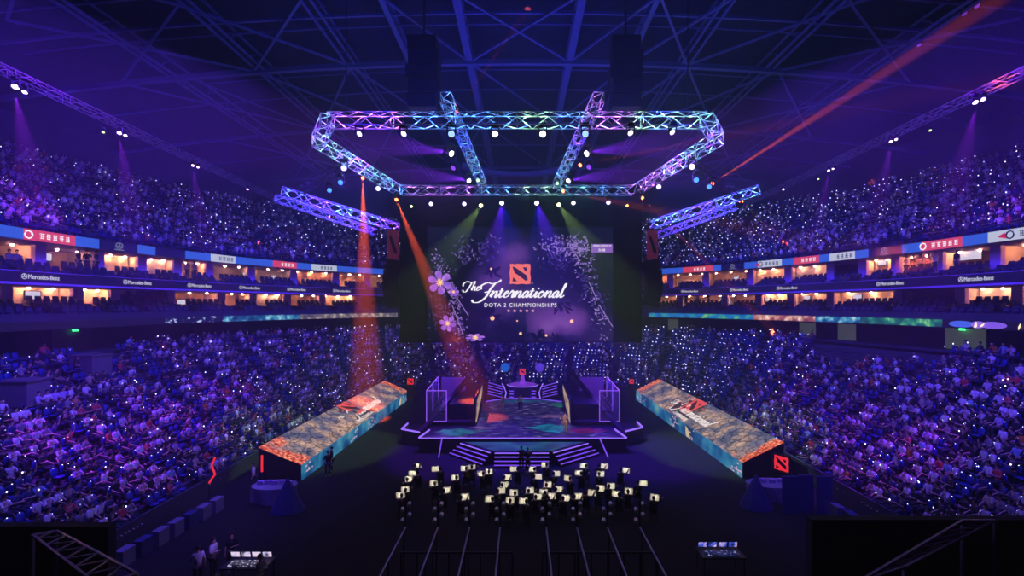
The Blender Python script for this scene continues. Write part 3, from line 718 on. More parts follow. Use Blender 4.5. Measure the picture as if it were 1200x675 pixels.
for a, b in zip(xs_[:-1], xs_[1:]):
    for d0, d1 in ((24, 33.5), (33.5, 43), (43, 57.5), (57.5, 76)):
        if rnd.random() < .12: continue
        mb = MB(); za, zb = roofz(a)-.05, roofz(b)-.05
        if b-a > 12 or rnd.random() < .45:
            mb.bar((a, d0, za), (b, d1, zb), .16, .16) if (a+b) < 0 else mb.bar((b, d0, zb), (a, d1, za), .16, .16)
            if b-a > 9: mb.bar(((a+b)/2, d0, (za+zb)/2), (a if a+b > 0 else b, d1, za if a+b > 0 else zb), .13)
        else:
            mb.bar((a, d0, za), (b, d1, zb), .2, .16); mb.bar((b, d0, zb), (a, d1, za), .2, .16)
        struct('ceiling_beam_%d' % n_, mb, BEAMM); n_ += 1
# curved catwalk above the rig
mb = MB(); pts = []
for k in range(25):
    a = PI*k/24; pts.append((-.3+5.7*math.cos(a), 52-5*math.sin(a)*-.2+4.5*math.sin(a), 27.3+.5*math.sin(a)))
for a, b in zip(pts[:-1], pts[1:]): mb.bar(a, b, .7, .5); 
o = solo(mb, 'curved_catwalk', BEAMM, 'curved overhead catwalk arching behind the central truss rig', 'catwalk')
mb = MB()
for k in range(25):
    if k % 3 == 0: mb.bar(pts[k], (pts[k][0], pts[k][1], 34.5), .05)
mb.v = [(v[0]-o.location.x, v[1]-o.location.y, v[2]-o.location.z) for v in mb.v]
h_ = mb.build('hanger', STEEL); h_.parent = o
pt_arc = (-.3, 49.5, 24.6)
# black hanging clusters in the roof
for px, lab in ((497, 'black hoist bundle hanging under the roof, left of centre'), (733, 'black hoist bundle hanging under the roof, right of centre')):
    c = at(px, 88, 35); t = thing('hoist_cluster', (c.x, c.y, c.z-2.6), lab, 'hoist')
    for k in range(5): MB().obox((c.x+(k % 2-.5)*.12, c.y, c.z-2.1+k*1.05), (1.15-.06*abs(k-2), 0, 0), (0, .7, 0), (0, 0, .48)).build('cabinet', BLACK, t)
    MB().tube([(c.x, c.y, c.z+2.5), (c.x, c.y, 34.3)], .08).build('hoist_chain', STEEL, t)

# ================================================================ TRUSSES
def truss(name, p, q, w, label, cat='truss', group='lighting trusses of the central rig', bay=None, mat_=ALU, r=.026):
    p, q = Vector(p), Vector(q); d = (q-p); L = d.length; u = d.normalized()
    sx = u.cross(Vector((0, 0, 1))).normalized(); sz = sx.cross(u)
    t = thing(name, (p+q)/2-sz*w/2, label, cat, group)
    cor = [(-1, -1), (1, -1), (1, 1), (-1, 1)]
    for a, b in cor: MB().tube([p+sx*a*w/2+sz*b*w/2, q+sx*a*w/2+sz*b*w/2], r, 6).build('chord', mat_, t)
    n = max(2, int(L/(bay or w*1.2))); mb = MB()
    for k in range(n):
        a0, a1 = p+d*(k/n), p+d*((k+1)/n)
        for i in range(4):
            c0, c1 = cor[i], cor[(i+1) % 4]
            if k % 2: c0, c1 = c1, c0
            mb.bar(a0+sx*c0[0]*w/2+sz*c0[1]*w/2, a1+sx*c1[0]*w/2+sz*c1[1]*w/2, r*1.5)
        if k % 4 == 0:
            for i in range(4):
                c0, c1 = cor[i], cor[(i+1) % 4]; mb.bar(a0+sx*c0[0]*w/2+sz*c0[1]*w/2, a0+sx*c1[0]*w/2+sz*c1[1]*w/2, r*1.6)
    mb.build('bracing', mat_, t)
    return t
ZT = 22.85
N1, N2 = at(386, 141, 28), at(826, 141, 28); F1, F2 = at(470, 224, 45), at(742, 224, 45)
for v_ in (N1, N2, F1, F2): v_.z = ZT
SL, SR = at(372, 165, 31.5), at(842, 160, 31); SL.z = SR.z = ZT
truss('lighting_truss', N1, N2, .74, 'long near truss across the top of the rig, lit violet to teal')
truss('lighting_truss', F1, F2, .78, 'far truss directly above the big screen')
truss('lighting_truss', SL, F1+Vector((-.3, -.5, 0)), .74, 'sloping side truss on the left of the rig, lit teal')
truss('lighting_truss', SR, F2+Vector((.3, -.5, 0)), .74, 'sloping side truss on the right of the rig, teal near and violet beyond')
truss('lighting_truss', N1+Vector((-.1, 0, 0)), SL+Vector((0, .1, 0)), .74, 'short corner truss at the left end of the near truss')
truss('lighting_truss', N2+Vector((.1, 0, 0)), SR+Vector((0, .1, 0)), .74, 'short corner truss at the right end of the near truss')
DL0, DL1, DR0, DR1 = at(522, 134, 27.2), at(566, 218, 43.6), at(702, 134, 27.2), at(652, 218, 43.6)
for v_ in (DL0, DL1, DR0, DR1): v_.z = ZT+1.0 if v_ in (DL0, DR0) else ZT+.1
truss('lighting_truss', DL0, DL1, .62, 'inner diagonal truss left of centre')
truss('lighting_truss', DR0, DR1, .62, 'inner diagonal truss right of centre')
truss('lighting_truss', at(330, 224, 46), at(470, 268, 52), .8, 'outer left truss, upper of two')
truss('lighting_truss', at(322, 232, 44), at(440, 272, 50), .6, 'outer left truss, lower of two')
truss('lighting_truss', at(890, 222, 46), at(762, 264, 52), .8, 'outer right truss, upper of two')
truss('lighting_truss', at(862, 242, 46), at(768, 277, 50), .6, 'outer right truss, lower of two')
truss('lighting_truss', at(404, 192, 40), at(352, 224, 45), .6, 'dim dark truss rising from the outer left truss', mat_=STEEL)
truss('lighting_truss', at(812, 192, 40), at(872, 232, 45), .6, 'dim dark truss rising from the outer right truss', mat_=STEEL)
# long catwalk trusses over the side stands
for s, p, q in (('left', at(-70, 47, 25.2), at(345, 243, 68)), ('right', at(1290, 42, 25), at(872, 240, 66))):
    truss('catwalk_truss', p, q, .5, 'long catwalk truss over the upper %s stand' % s, 'truss', None, bay=.9, mat_=mat('catwalk_grey', (.3, .3, .36), .5, .3), r=.03)
# hoist cables of the rig
for i, (x, y) in enumerate(((N1.x+1, 28), (N2.x-1, 28), (F1.x+1, 45), (F2.x-1, 45))):
    solo(MB().tube([(x, y, ZT+.5), (x, y, 34.3)], .03), 'rigging_cable', STEEL, 'thin rigging cable from the roof to the %s %s corner of the rig' % (('near', 'far')[i//2], ('left', 'right')[i % 2]), 'cable')

# ================================================================ MOVING HEADS AND BEAMS
LAMP = {}
def lens(rgb, s):
    k = 'lens_%d_%d_%d_%d' % (*rgb, int(s*10)); return glow(k, rgb, s)
def spotlight(loc, tgt, rgb, watts, ang, blend=.4, size=.06):
    l = bpy.data.lights.new('beam', 'SPOT'); l.color = lin(rgb); l.energy = watts; l.spot_size = math.radians(ang); l.spot_blend = blend; l.shadow_soft_size = size
    o = bpy.data.objects.new('beam', l); link(o); o.location = loc; o.rotation_euler = (Vector(tgt)-Vector(loc)).to_track_quat('-Z', 'Y').to_euler(); return o
def head(loc, aim, rgb, label, s=1.0, strength=6.0, group='moving head lamps on the rig'):
    """moving-head lamp hanging at loc (its lens centre), pointing along aim"""
    loc = Vector(loc); aim = Vector(aim).normalized(); top = loc+Vector((0, 0, .62*s))
    t = thing('moving_head_lamp', top, label, 'stage lamp', group)
    mb = MB(); mb.obox(top, (.2*s, 0, 0), (0, .16*s, 0), (0, 0, .09*s)); mb.tube([top, top+Vector((0, 0, .3*s))], .04*s); mb.build('base', BLACK, t)
    mb = MB()
    for k in (-1, 1): mb.obox(loc+Vector((k*.27*s, 0, .25*s)), (.03*s, 0, 0), (0, .07*s, 0), (0, 0, .33*s))
    mb.obox(top-Vector((0, 0, .1*s)), (.29*s, 0, 0), (0, .08*s, 0), (0, 0, .03*s)); mb.build('yoke', BLACK, t)
    u = aim.cross(Vector((.3, .1, 1))).normalized(); w = aim.cross(u)
    mb = MB(); mb.loft([(loc-aim*.42*s, .12*s, .12*s, u, w), (loc-aim*.3*s, .2*s, .2*s, u, w), (loc-aim*.02*s, .23*s, .23*s, u, w)], 12); h = mb.build('head', BLACK, t, True)
    mb = MB(); mb.loft([(loc-aim*.02*s, .21*s, .21*s, u, w), (loc+aim*.05*s, .16*s, .16*s, u, w), (loc+aim*.07*s, .05*s, .05*s, u, w)], 12); mb.build('lens', lens(rgb, strength), h)
    return t
def lampD(py, h=10.0): return F*h/(CY-py)
WHT, VIO, GRN, ORA, CYA, MAG = (235, 225, 255), (150, 60, 255), (190, 225, 130), (255, 95, 50), (90, 170, 255), (215, 60, 255)
look = Vector((0, -1, -.35))
# near truss
for i, (px, py) in enumerate(((421, 157), (473, 157), (580, 157), (636, 157), (739, 156), (788, 155))):
    c = at(px, py, lampD(py)); a = look if i in (2, 3) else Vector(((-.4, -.3, .3, .2, .3, .5)[i], -.8, -.8))
    head(c, a, WHT if i in (2, 3) else (205, 195, 250), '%s lamp from the left under the near truss%s' % (nth(i+1), ', glaring white' if i in (2, 3) else ''), .82, 9 if i in (2, 3) else 2.5)
# inner diagonals
for i, (px, py, s, b) in enumerate(((529, 157, .9, 0), (529, 180, .9, 1), (531, 197, .9, 3), (549.5, 212, .9, 1), (560, 211.5, .6, 2), (686, 157, .9, 0), (687.5, 180, .9, -1), (690, 196, .9, 3), (666, 212, .9, -1), (653, 215, .6, 2))):
    D = lampD(py); c = at(px, py, D); sd = 'left' if i < 5 else 'right'
    a = (Vector((.2, -1, -.3)), Vector((-.6, -1, .1)), Vector((-.5, -.6, -.6)), Vector((0, -1, -.2)))[(0, 1, 3, 2)[abs(b)] if b != -1 else 1]
    if b == -1: a = Vector((.6, -1, .1))
    head(c, a, {0: (130, 165, 225), 2: (190, 240, 190), 3: (110, 50, 190)}.get(b, WHT), '%s lamp down the inner diagonal truss on the %s%s' % (nth(i % 5+1), sd, ', throwing a sideways violet beam' if abs(b) == 1 else ''), s, 8 if abs(b) == 1 else 2.2)
    if abs(b) == 1: spotlight(c+a*.2, c+Vector((-8*b, -1.5, .6)), (140, 40, 255), 60000, 28)
# side trusses
for i, (px, py, rgb, sd) in enumerate(((403, 197, (200, 190, 255), 'left'), (443, 221, (200, 190, 255), 'left'), (399, 214, (60, 120, 255), 'left'), (386, 223, (60, 120, 255), 'left'), (811, 195.5, (200, 190, 255), 'right'), (772, 219, (200, 190, 255), 'right'), (816, 211, (60, 120, 255), 'right'), (831, 219, (60, 120, 255), 'right'))):
    c = at(px, py, lampD(py, 9.6)); head(c, Vector((.3 if sd == 'left' else -.3, -1, -.4)), rgb, '%s %s lamp below the %s sloping truss' % (('upper', 'lower', 'upper', 'lower')[i % 4], 'pale' if rgb[0] > 100 else 'blue', sd), .9, 3)
    if rgb[0] < 100: spotlight(c, c+Vector((-3 if sd == 'left' else 3, 0, -5)), (40, 90, 255), 4000, 30)
# far truss
for i, (px, py, rgb, kd) in enumerate(((482, 242, (200, 220, 160), 0), (505, 239, (215, 205, 255), 0), (544, 239, (215, 205, 255), 0), (563.5, 241, (200, 225, 140), 'g'), (588, 238, WHT, 'v'), (629, 238, WHT, 'v'), (655, 240, (200, 225, 140), 'g2'), (672, 238, (215, 205, 255), 0), (713, 237.5, (215, 205, 255), 0), (735, 241, (255, 190, 100), 0))):
    c = at(px, py, lampD(py, 9.45)); a = Vector((0, -.9, -.6))
    head(c, a, rgb, '%s lamp from the left under the far truss%s' % (nth(i+1), {'g': ', yellow-green beam fanning left', 'g2': ', yellow-green beam fanning right', 'v': ', violet beam below'}.get(kd, '')), .9 if i not in (0, 9) else .6, 8 if kd else 3.5)
    if kd == 'v': spotlight(c-Vector((0, .3, .1)), c+Vector((-1.2 if i == 4 else 3.0, -2.2, -9)), (110, 25, 255), 40000, 34); spotlight(c-Vector((0, .3, .1)), c+Vector((1.5, -2.2, -9)), (10, 10, 255), 16000, 50)
    if kd == 'g': spotlight(c-Vector((0, .3, .1)), c+Vector((-5, -2.2, -8)), (150, 190, 95), 26000, 34)
    if kd == 'g2': spotlight(c-Vector((0, .3, .1)), c+Vector((5, -2.2, -8)), (150, 190, 95), 30000, 34)
# hot red-orange beams: (lamp px, py, D) -> (aim px, py, D), watts, degrees
for i, (a, b, w, ang, lab) in enumerate((((425, 209, 43), (430, 470, 49.8), 950000, 12, 'orange-red lamp throwing the straight-down beam left of the screen'), ((464.5, 234, 43), (520, 370, 44.5), 520000, 12, 'orange-red lamp whose beam slants across the left edge of the screen'),
        ((835, 215, 40), (1178, -6, 30), 1700000, 4, 'red lamp aimed up to the right-hand roof corner'), ((753, 232, 42), (838, 318, 48), 600000, 3.2, 'orange lamp with a thin beam falling right of the screen'),
        ((680, 193.5, 38), (905, 148, 34), 600000, 3.6, 'red lamp on the right inner diagonal, beam rising to the right'), ((660, 224, 42), (800, 252, 42), 500000, 7, 'orange lamp on the far truss with a flat beam to the right'),
        ((867, 236, 48), (935, 298, 60), 260000, 2.4, 'small red lamp beneath the outer right truss'), ((535, 131, 29), (594, 46, 35), 240000, 2.0, 'dim red lamp above the near truss, beam rising right'),
        ((386, 254, 48), (290, 290, 60), 60000, 2.2, 'small red lamp beneath the outer left truss'), ((870, 236, 47), (1000, 217, 60), 60000, 2.2, 'small red lamp aimed level to the right under the outer right truss'))):
    p, q = at(*a), at(*b); head(p, (q-p).normalized()*.5+Vector((0, -.8, 0)), ORA, lab, .7 if i < 6 else .5, 14, 'red beam lamps'); spotlight(p+(q-p).normalized()*.2, q, (255, 92, 48), w, ang, .8)
# lamps over the upper stands with violet light falling below them
for i, (px, py, big, rgb) in enumerate(((18, 102, 1, MAG), (29, 108, .7, MAG), (140, 156, .8, MAG), (147, 159, .6, MAG), (121, 155, .5, GRN), (226, 194, .6, MAG), (232, 196, .5, MAG), (290, 222, .5, MAG), (1143, 120, .8, MAG), (1152, 116.5, .7, MAG), (1044, 166, .6, MAG), (1050, 163.5, .5, MAG), (1090, 153, .4, GRN), (971, 200, .5, MAG), (976, 198, .4, MAG), (918, 222, .5, MAG), (959, 210, .4, GRN), (1077, 53, 1, (120, 60, 220)), (1130, 16, 1.1, (110, 50, 200)), (1145, 7, 1.1, (130, 60, 220)))):
    h_ = 11.4 if i < 17 else 20.5; D = lampD(py, h_); c = at(px, py, D); sd = 'left' if px < 600 else 'right'
    head(c, Vector((.15 if sd == 'left' else -.15, -.5, -.9)), rgb if rgb != MAG else (240, 200, 255), '%s lamp %s the %s catwalk, %s' % ('small green' if rgb == GRN else 'violet', 'beneath' if i < 17 else 'high above', sd, 'number %s from the near end' % nth([j for j in ((0, 1, 2, 3, 4, 5, 6, 7) if sd == 'left' else (8, 9, 10, 11, 12, 13, 14, 15, 16, 17, 18, 19))].index(i)+1)), .6*big+.15, 7 if rgb == MAG else 3 if rgb == GRN else .8, 'lamps along the catwalks')
    if rgb == MAG and i in (0, 2, 5, 8, 10, 13): spotlight(c-Vector((0, 0, .4)), c+Vector((1.0 if sd == 'left' else -1.5, 1, -10)), (165, 35, 255), 34000*big, 24, .8)
# coloured lamps clamped inside the trusses
def pt(loc, rgb, w, r=.12):
    l = bpy.data.lights.new('point_glow', 'POINT'); l.color = lin(rgb); l.energy = w; l.shadow_soft_size = r
    o = bpy.data.objects.new('point_glow', l); link(o); o.location = loc; return o
pt(pt_arc, (120, 60, 255), 420, .2)  # added violet light under the curved catwalk, not inside a truss
TE, TV, TG, TB = (110, 215, 220), (200, 105, 255), (155, 225, 175), (70, 135, 240)
for a, b, cl, w in ((N1, N2, (TV, TV, TB, TB, TB, TG, TB, TV, TG, TG), 200), (SL, F1, (TG, TE, TE, TE, TB), 190), (SR, F2, (TG, TE, TG, TV, TV), 190), (F1, F2, (TV, TV, TB, TG, TE, TB), 200),
        (DL0, DL1, (TB, TB, TE, TE), 90), (DR0, DR1, (TV, TV, TE, TE), 90), (at(330, 224, 46), at(470, 268, 52), (TB, TV, TE, TE, TV), 150), (at(890, 222, 46), at(762, 264, 52), (TE, TG, TV, TE, TE), 150), (N1, SL, (TE,), 150), (N2, SR, (TE,), 150)):
    for k, c_ in enumerate(cl):
        for q in (.25, .75): pt(a.lerp(b, (k+q)/len(cl)), c_, w*.26)

# ================================================================ BIG SCREEN
def sky_picture():
    m = bpy.data.materials.new('screen_night_sky'); m.use_nodes = True; nt = m.node_tree; b = nt.nodes['Principled BSDF']; N = nt.nodes.new; Lk = nt.links.new
    b.inputs['Base Color'].default_value = (.01, .01, .015, 1); b.inputs['Roughness'].default_value = .6
    t = N('ShaderNodeTexCoord'); n = N('ShaderNodeTexNoise'); n.inputs['Scale'].default_value = .45; n.inputs['Detail'].default_value = 6
    Lk(t.outputs['Object'], n.inputs['Vector'])
    ad = N('ShaderNodeMixRGB'); ad.blend_type = 'LINEAR_LIGHT'; ad.inputs[0].default_value = 1.6; Lk(t.outputs['Object'], ad.inputs[1]); Lk(n.outputs['Color'], ad.inputs[2])
    tot = None
    for px, py, R, wgt in ((602, 300, 3.4, .62), (574, 330, 3.0, .5), (655, 366, 4.4, .4), (636, 384, 3.2, .5), (612, 345, 4.0, .4), (700, 392, 4, .3), (580, 368, 3.4, .3), (672, 378, 2.4, .35)):
        s_ = N('ShaderNodeVectorMath'); s_.operation = 'SUBTRACT'; Lk(ad.outputs[0], s_.inputs[0]); s_.inputs[1].default_value = ((px-610)*SD/F, 0, (400.5-py)*SD/F+.1)
        sc2 = N('ShaderNodeVectorMath'); sc2.operation = 'MULTIPLY'; sc2.inputs[1].default_value = (1, 0, 1.2); Lk(s_.outputs[0], sc2.inputs[0])
        ln = N('ShaderNodeVectorMath'); ln.operation = 'LENGTH'; Lk(sc2.outputs[0], ln.inputs[0])
        mr = N('ShaderNodeMapRange'); mr.interpolation_type = 'SMOOTHSTEP'; mr.inputs[1].default_value = 0; mr.inputs[2].default_value = R; mr.inputs[3].default_value = wgt; mr.inputs[4].default_value = 0; Lk(ln.outputs['Value'], mr.inputs[0])
        if tot is None: tot = mr.outputs[0]
        else:
            a = N('ShaderNodeMath'); a.operation = 'ADD'; Lk(tot, a.inputs[0]); Lk(mr.outputs[0], a.inputs[1]); tot = a.outputs[0]
    r = N('ShaderNodeValToRGB'); cr_ = r.color_ramp
    st = [(0, (7, 10, 38)), (.3, (40, 28, 82)), (.65, (104, 60, 142)), (1, (186, 124, 200))]
    while len(cr_.elements) < 4: cr_.elements.new(.5)
    for e, (p, c) in zip(cr_.elements, st): e.position = p; e.color = (*lin(c), 1)
    Lk(tot, r.inputs[0]); Lk(r.outputs[0], b.inputs['Emission Color']); b.inputs['Emission Strength'].default_value = 1
    return m
SD = 46.0
def sc(px, py, d=0.0): return at(px, py, SD-d)
SX0, SX1, SY0, SY1 = 501, 718.5, 266, 400.5
org = sc(610, 400.5)
scr = thing('big_screen', (org.x, SD, org.z-.1), 'huge hanging video screen showing a white script title over violet flowers', 'video screen')
bg = sky_picture()
a, b = sc(SX0, SY1), sc(SX1, SY0)
MB().box((a.x, SD, a.z), (b.x, SD+.15, b.z)).build('display', bg, scr)
mb = MB(); mb.box((sc(470, 0).x, SD+.16, sc(0, 401.5).z), (sc(752, 0).x, SD+1.2, sc(0, 232).z)); mb.build('housing', BLACK, scr)
mb = MB()
for x0, x1 in ((469, 501), (718.5, 752)): mb.box((sc(x0, 0).x, SD-.05, sc(0, 400.5).z), (sc(x1, 0).x, SD+.5, sc(0, 226).z))
mb.box((sc(501, 0).x, SD-.02, sc(0, 266).z), (sc(718.5, 0).x, SD+.4, sc(0, 226).z)); mb.build('side_drape', mat('black_drape', (.008, .01, .02), .9), scr)
nrm = Vector((0, -1, 0))
def flat(name, pts, m, d=.02, th=.015, parent=scr):
    return MB().poly([sc(x, y, d) for x, y in pts], th, nrm).build(name, m, parent)
class PX(MB):
    """flat shapes on the screen plane given in picture px"""
    def p(s, pts, d, mi=0): s.poly([sc(x, y, d) for x, y in pts], .008, nrm, mi); return s
# purple clouds
def blob(cx, cy, rx, ry, seed, n=26, rough=.25):
    r = random.Random(seed); ph = [r.uniform(0, 6) for _ in range(4)]
    return [(cx+rx*math.cos(t)*(1+rough*math.sin(3*t+ph[0])*.5+rough*.6*math.sin(7*t+ph[1])+rough*.4*math.sin(11*t+ph[2])), cy+ry*math.sin(t)*(1+rough*math.sin(4*t+ph[3])*.5+rough*.5*math.sin(9*t+ph[0]))) for t in [2*PI*k/n for k in range(n)]]
#cl1.p(blob(600, 300, 24, 22, 1), .01); cl1.p(blob(578, 330, 30, 26, 2), .01); cl1.p(blob(655, 372, 38, 22, 3), .01); cl1.p(blob(612, 345, 30, 30, 12), .01); cl1.build('cloud', ramp_glow('cloud_violet', [(0, (52, 34, 92)), (1, (96, 58, 132))], .5, 1), scr)
#cl2.p(blob(632, 380, 26, 14, 5), .02); cl2.p(blob(640, 366, 14, 8, 6), .02); cl2.p(blob(604, 290, 14, 10, 7), .02); cl2.build('bright_cloud', ramp_glow('cloud_lilac', [(0, (110, 68, 142)), (1, (168, 112, 190))], .5, 1), scr)
def leafpts(x, y, ang, L, w):
    c, s_ = math.cos(ang), math.sin(ang); out = []
    for u, v in ((0, 0), (.25, .7), (.55, 1), (.8, .6), (1, 0), (.8, -.6), (.55, -1), (.25, -.7)):
        a_, b_ = u*L, v*w; out.append((x+a_*c-b_*s_, y+a_*s_+b_*c))
    return out
r = random.Random(3)
dk_ = PX()
def spray(mb, x, y, n, L, a0, a1, d=.035, w=.13):
    n = int(n*1.7)
    for k in range(n):
        an = a0+(a1-a0)*(k+r.random()*.6)/n; mb.p(leafpts(x+r.uniform(-5, 5), y+r.uniform(-4, 4), an, L*r.uniform(.6, 1.1), L*w*r.uniform(.5, 1)), d)
for x, y, L, a0, a1, n in ((572, 288, 13, 0, 6.28, 14), (545, 300, 12, 0, 6.28, 12), (655, 285, 14, 1, 4, 12), (640, 292, 12, 0, 6.28, 10), (570, 372, 16, 2.6, 6.4, 16), (590, 388, 16, 2.6, 6.6, 18), (600, 396, 14, 3, 6.4, 14), (632, 397, 12, 3.4, 6.2, 10), (658, 357, 11, .2, 2.6, 9), (655, 399, 10, 3.6, 6, 8), (560, 390, 18, 2.6, 6, 16), (612, 393, 11, 3.3, 6.2, 8), (575, 318, 12, 0, 6.2, 10), (540, 340, 12, 0, 6.2, 10), (690, 320, 16, 0, 6.2, 16), (672, 300, 14, .3, 3, 12), (700, 350, 14, 0, 6.2, 14), (560, 352, 9, 0, 6, 9)):
    spray(dk_, x, y, n, L, a0, a1)
dk_.build('foliage', glow('leaf_navy', (16, 13, 46), 1), scr)
pl = PX()
md = PX()
for x, y, sx, sy, n_l, L in ((672, 290, 10, 7, 60, 6), (650, 296, 9, 6, 30, 5), (688, 320, 6, 14, 50, 6), (700, 360, 5, 16, 40, 5), (543, 300, 10, 8, 36, 6), (572, 292, 7, 6, 22, 6), (520, 360, 8, 18, 60, 5), (536, 380, 8, 8, 36, 5), (655, 310, 10, 5, 20, 5), (510, 312, 5, 8, 24, 5)):
    for _ in range(n_l):
        bx, by = r.gauss(x, sx), r.gauss(y, sy)
        if 504 < bx < 714 and 270 < by < 396: md.p(leafpts(bx, by, r.uniform(0, 6.28), L*r.uniform(.5, 1.1), L*.16), .042)
md.build('foliage', glow('foliage_indigo', (62, 50, 124), 1), scr)
for k in range(230):      # pale blossom and leaves, right branch
    t_ = r.random(); bx = 640+t_*70+r.gauss(0, 7) if t_ < .6 else 682+(t_-.6)*70+r.gauss(0, 5); by = 284+40*abs(t_-.2)+r.gauss(0, 8) if t_ < .6 else 300+(t_-.6)*240+r.gauss(0, 5)
    if not (502 < bx < 716 and 268 < by < 399): continue
    pl.p(leafpts(bx, by, r.uniform(0, 6.28), r.uniform(1.5, 4.5), r.uniform(.3, .9)), .05)
for k in range(60):
    bx, by = r.gauss(677, 8), r.gauss(288, 6); pl.p(leafpts(bx, by, r.uniform(0, 6.28), r.uniform(2, 4.5), r.uniform(.5, 1.2)), .052)
for k in range(150):      # left garland
    t_ = r.random(); bx = 508+t_*42+r.gauss(0, 4)+6*math.sin(t_*5); by = 300+t_*98+r.gauss(0, 5)
    if not (502 < bx < 716 and 268 < by < 399): continue
    pl.p(leafpts(bx, by, r.uniform(0, 6.28), r.uniform(1.5, 4), r.uniform(.3, .8)), .05)
for k in range(26): pl.p(leafpts(r.uniform(530, 585), r.uniform(276, 308), r.uniform(3.4, 6), r.uniform(3, 5), .4), .05)
for pts in (((668, 288), (680, 306)), ((702, 357), (718, 383)), ((690, 330), (700, 352)), ((530, 358), (543, 392)), ((536, 350), (549, 370))):
    (x0, y0), (x1, y1) = pts; n_x, n_y = (y1-y0), -(x1-x0); l_ = math.hypot(n_x, n_y); n_x, n_y = n_x/l_*.5, n_y/l_*.5
    pl.p([(x0-n_x, y0-n_y), (x1-n_x, y1-n_y), (x1+n_x, y1+n_y), (x0+n_x, y0+n_y)], .05)
pl.build('foliage', glow('blossom_pale', (148, 118, 200), 1.0), scr)
def petalpts(an, R):
    c, s_ = math.cos(an), math.sin(an); o = []
    for u, v in ((.08, 0), (.3, .14), (.55, .27), (.78, .29), (.93, .19), (1, .02), (.93, -.17), (.78, -.28), (.55, -.27), (.3, -.14)): o.append((R*(u*c-v*s_), R*(u*s_+v*c)))
    return o
def flower(x, y, R, ang, sq=1.0):
    pm_, dm = PX(), PX()
    f = PX()
    for k in range(6):
        an = ang+k*PI/3; pts = petalpts(an, R); f.p([(x+u, y+v*sq) for u, v in pts], .07+.004*k)
    o = f.build('flower', ramp_glow('petal_%d' % int(x), [(0, (112, 72, 205)), (.6, (160, 100, 225)), (1, (205, 140, 235))], 1.5, 1), scr)
    g = PX()
    for k in range(9):
        an = ang+.3+k*.7; g.p(leafpts(x, y, an, R*.36, R*.04), .105)
    g.p([(x+R*.12*math.cos(q), y+R*.12*math.sin(q)) for q in range(6)], .105); g.build('stamens', glow('stamen_gold', (255, 200, 120), 1.4), o)
flower(515.5, 331, 14.5, .35); flower(524.5, 379, 10, .2); flower(557, 395.5, 11.5, -.2, .42); flower(531.5, 342, 6.5, 1)
em = PX()
for x, y, R in ((575.5, 315, 1.4), (577, 373, 2.6), (610, 391, 1.8), (670, 376.5, 2.2), (606, 376, 1), (640, 393, 1.5)): em.p([(x+R*math.cos(q*PI/4), y+R*math.sin(q*PI/4)) for q in range(8)], .07)
em.build('fireflies', glow('firefly', (255, 180, 140), 1.4), scr)
# emblem
EMB = [(597.5, 309.5), (600, 309), (603, 309.8), (607, 309), (612, 309.6), (617, 309), (621.3, 309.4), (621.8, 314), (621.2, 320), (622, 326), (621.5, 332.6), (617, 333.2), (612, 332.5), (606, 333.3), (601, 332.5), (597.2, 333), (597.8, 327), (597, 320), (597.9, 314)]
EMC = [[(600.5, 312.5), (603, 312.8), (617.5, 323), (618.5, 328), (616, 329), (603, 319.5)], [(612.5, 313), (617.5, 313.5), (617.3, 317.5), (615.5, 318)], [(600.6, 328.8), (601.5, 325), (606, 329.5), (601, 330)]]
flat('emblem', EMB, glow('emblem_red', (252, 118, 104), 1.0), .10)
e_ = PX(); [e_.p(q, .115) for q in EMC]; e_.build('emblem_cutouts', glow('emblem_dark', (58, 30, 66), 1.0), scr)
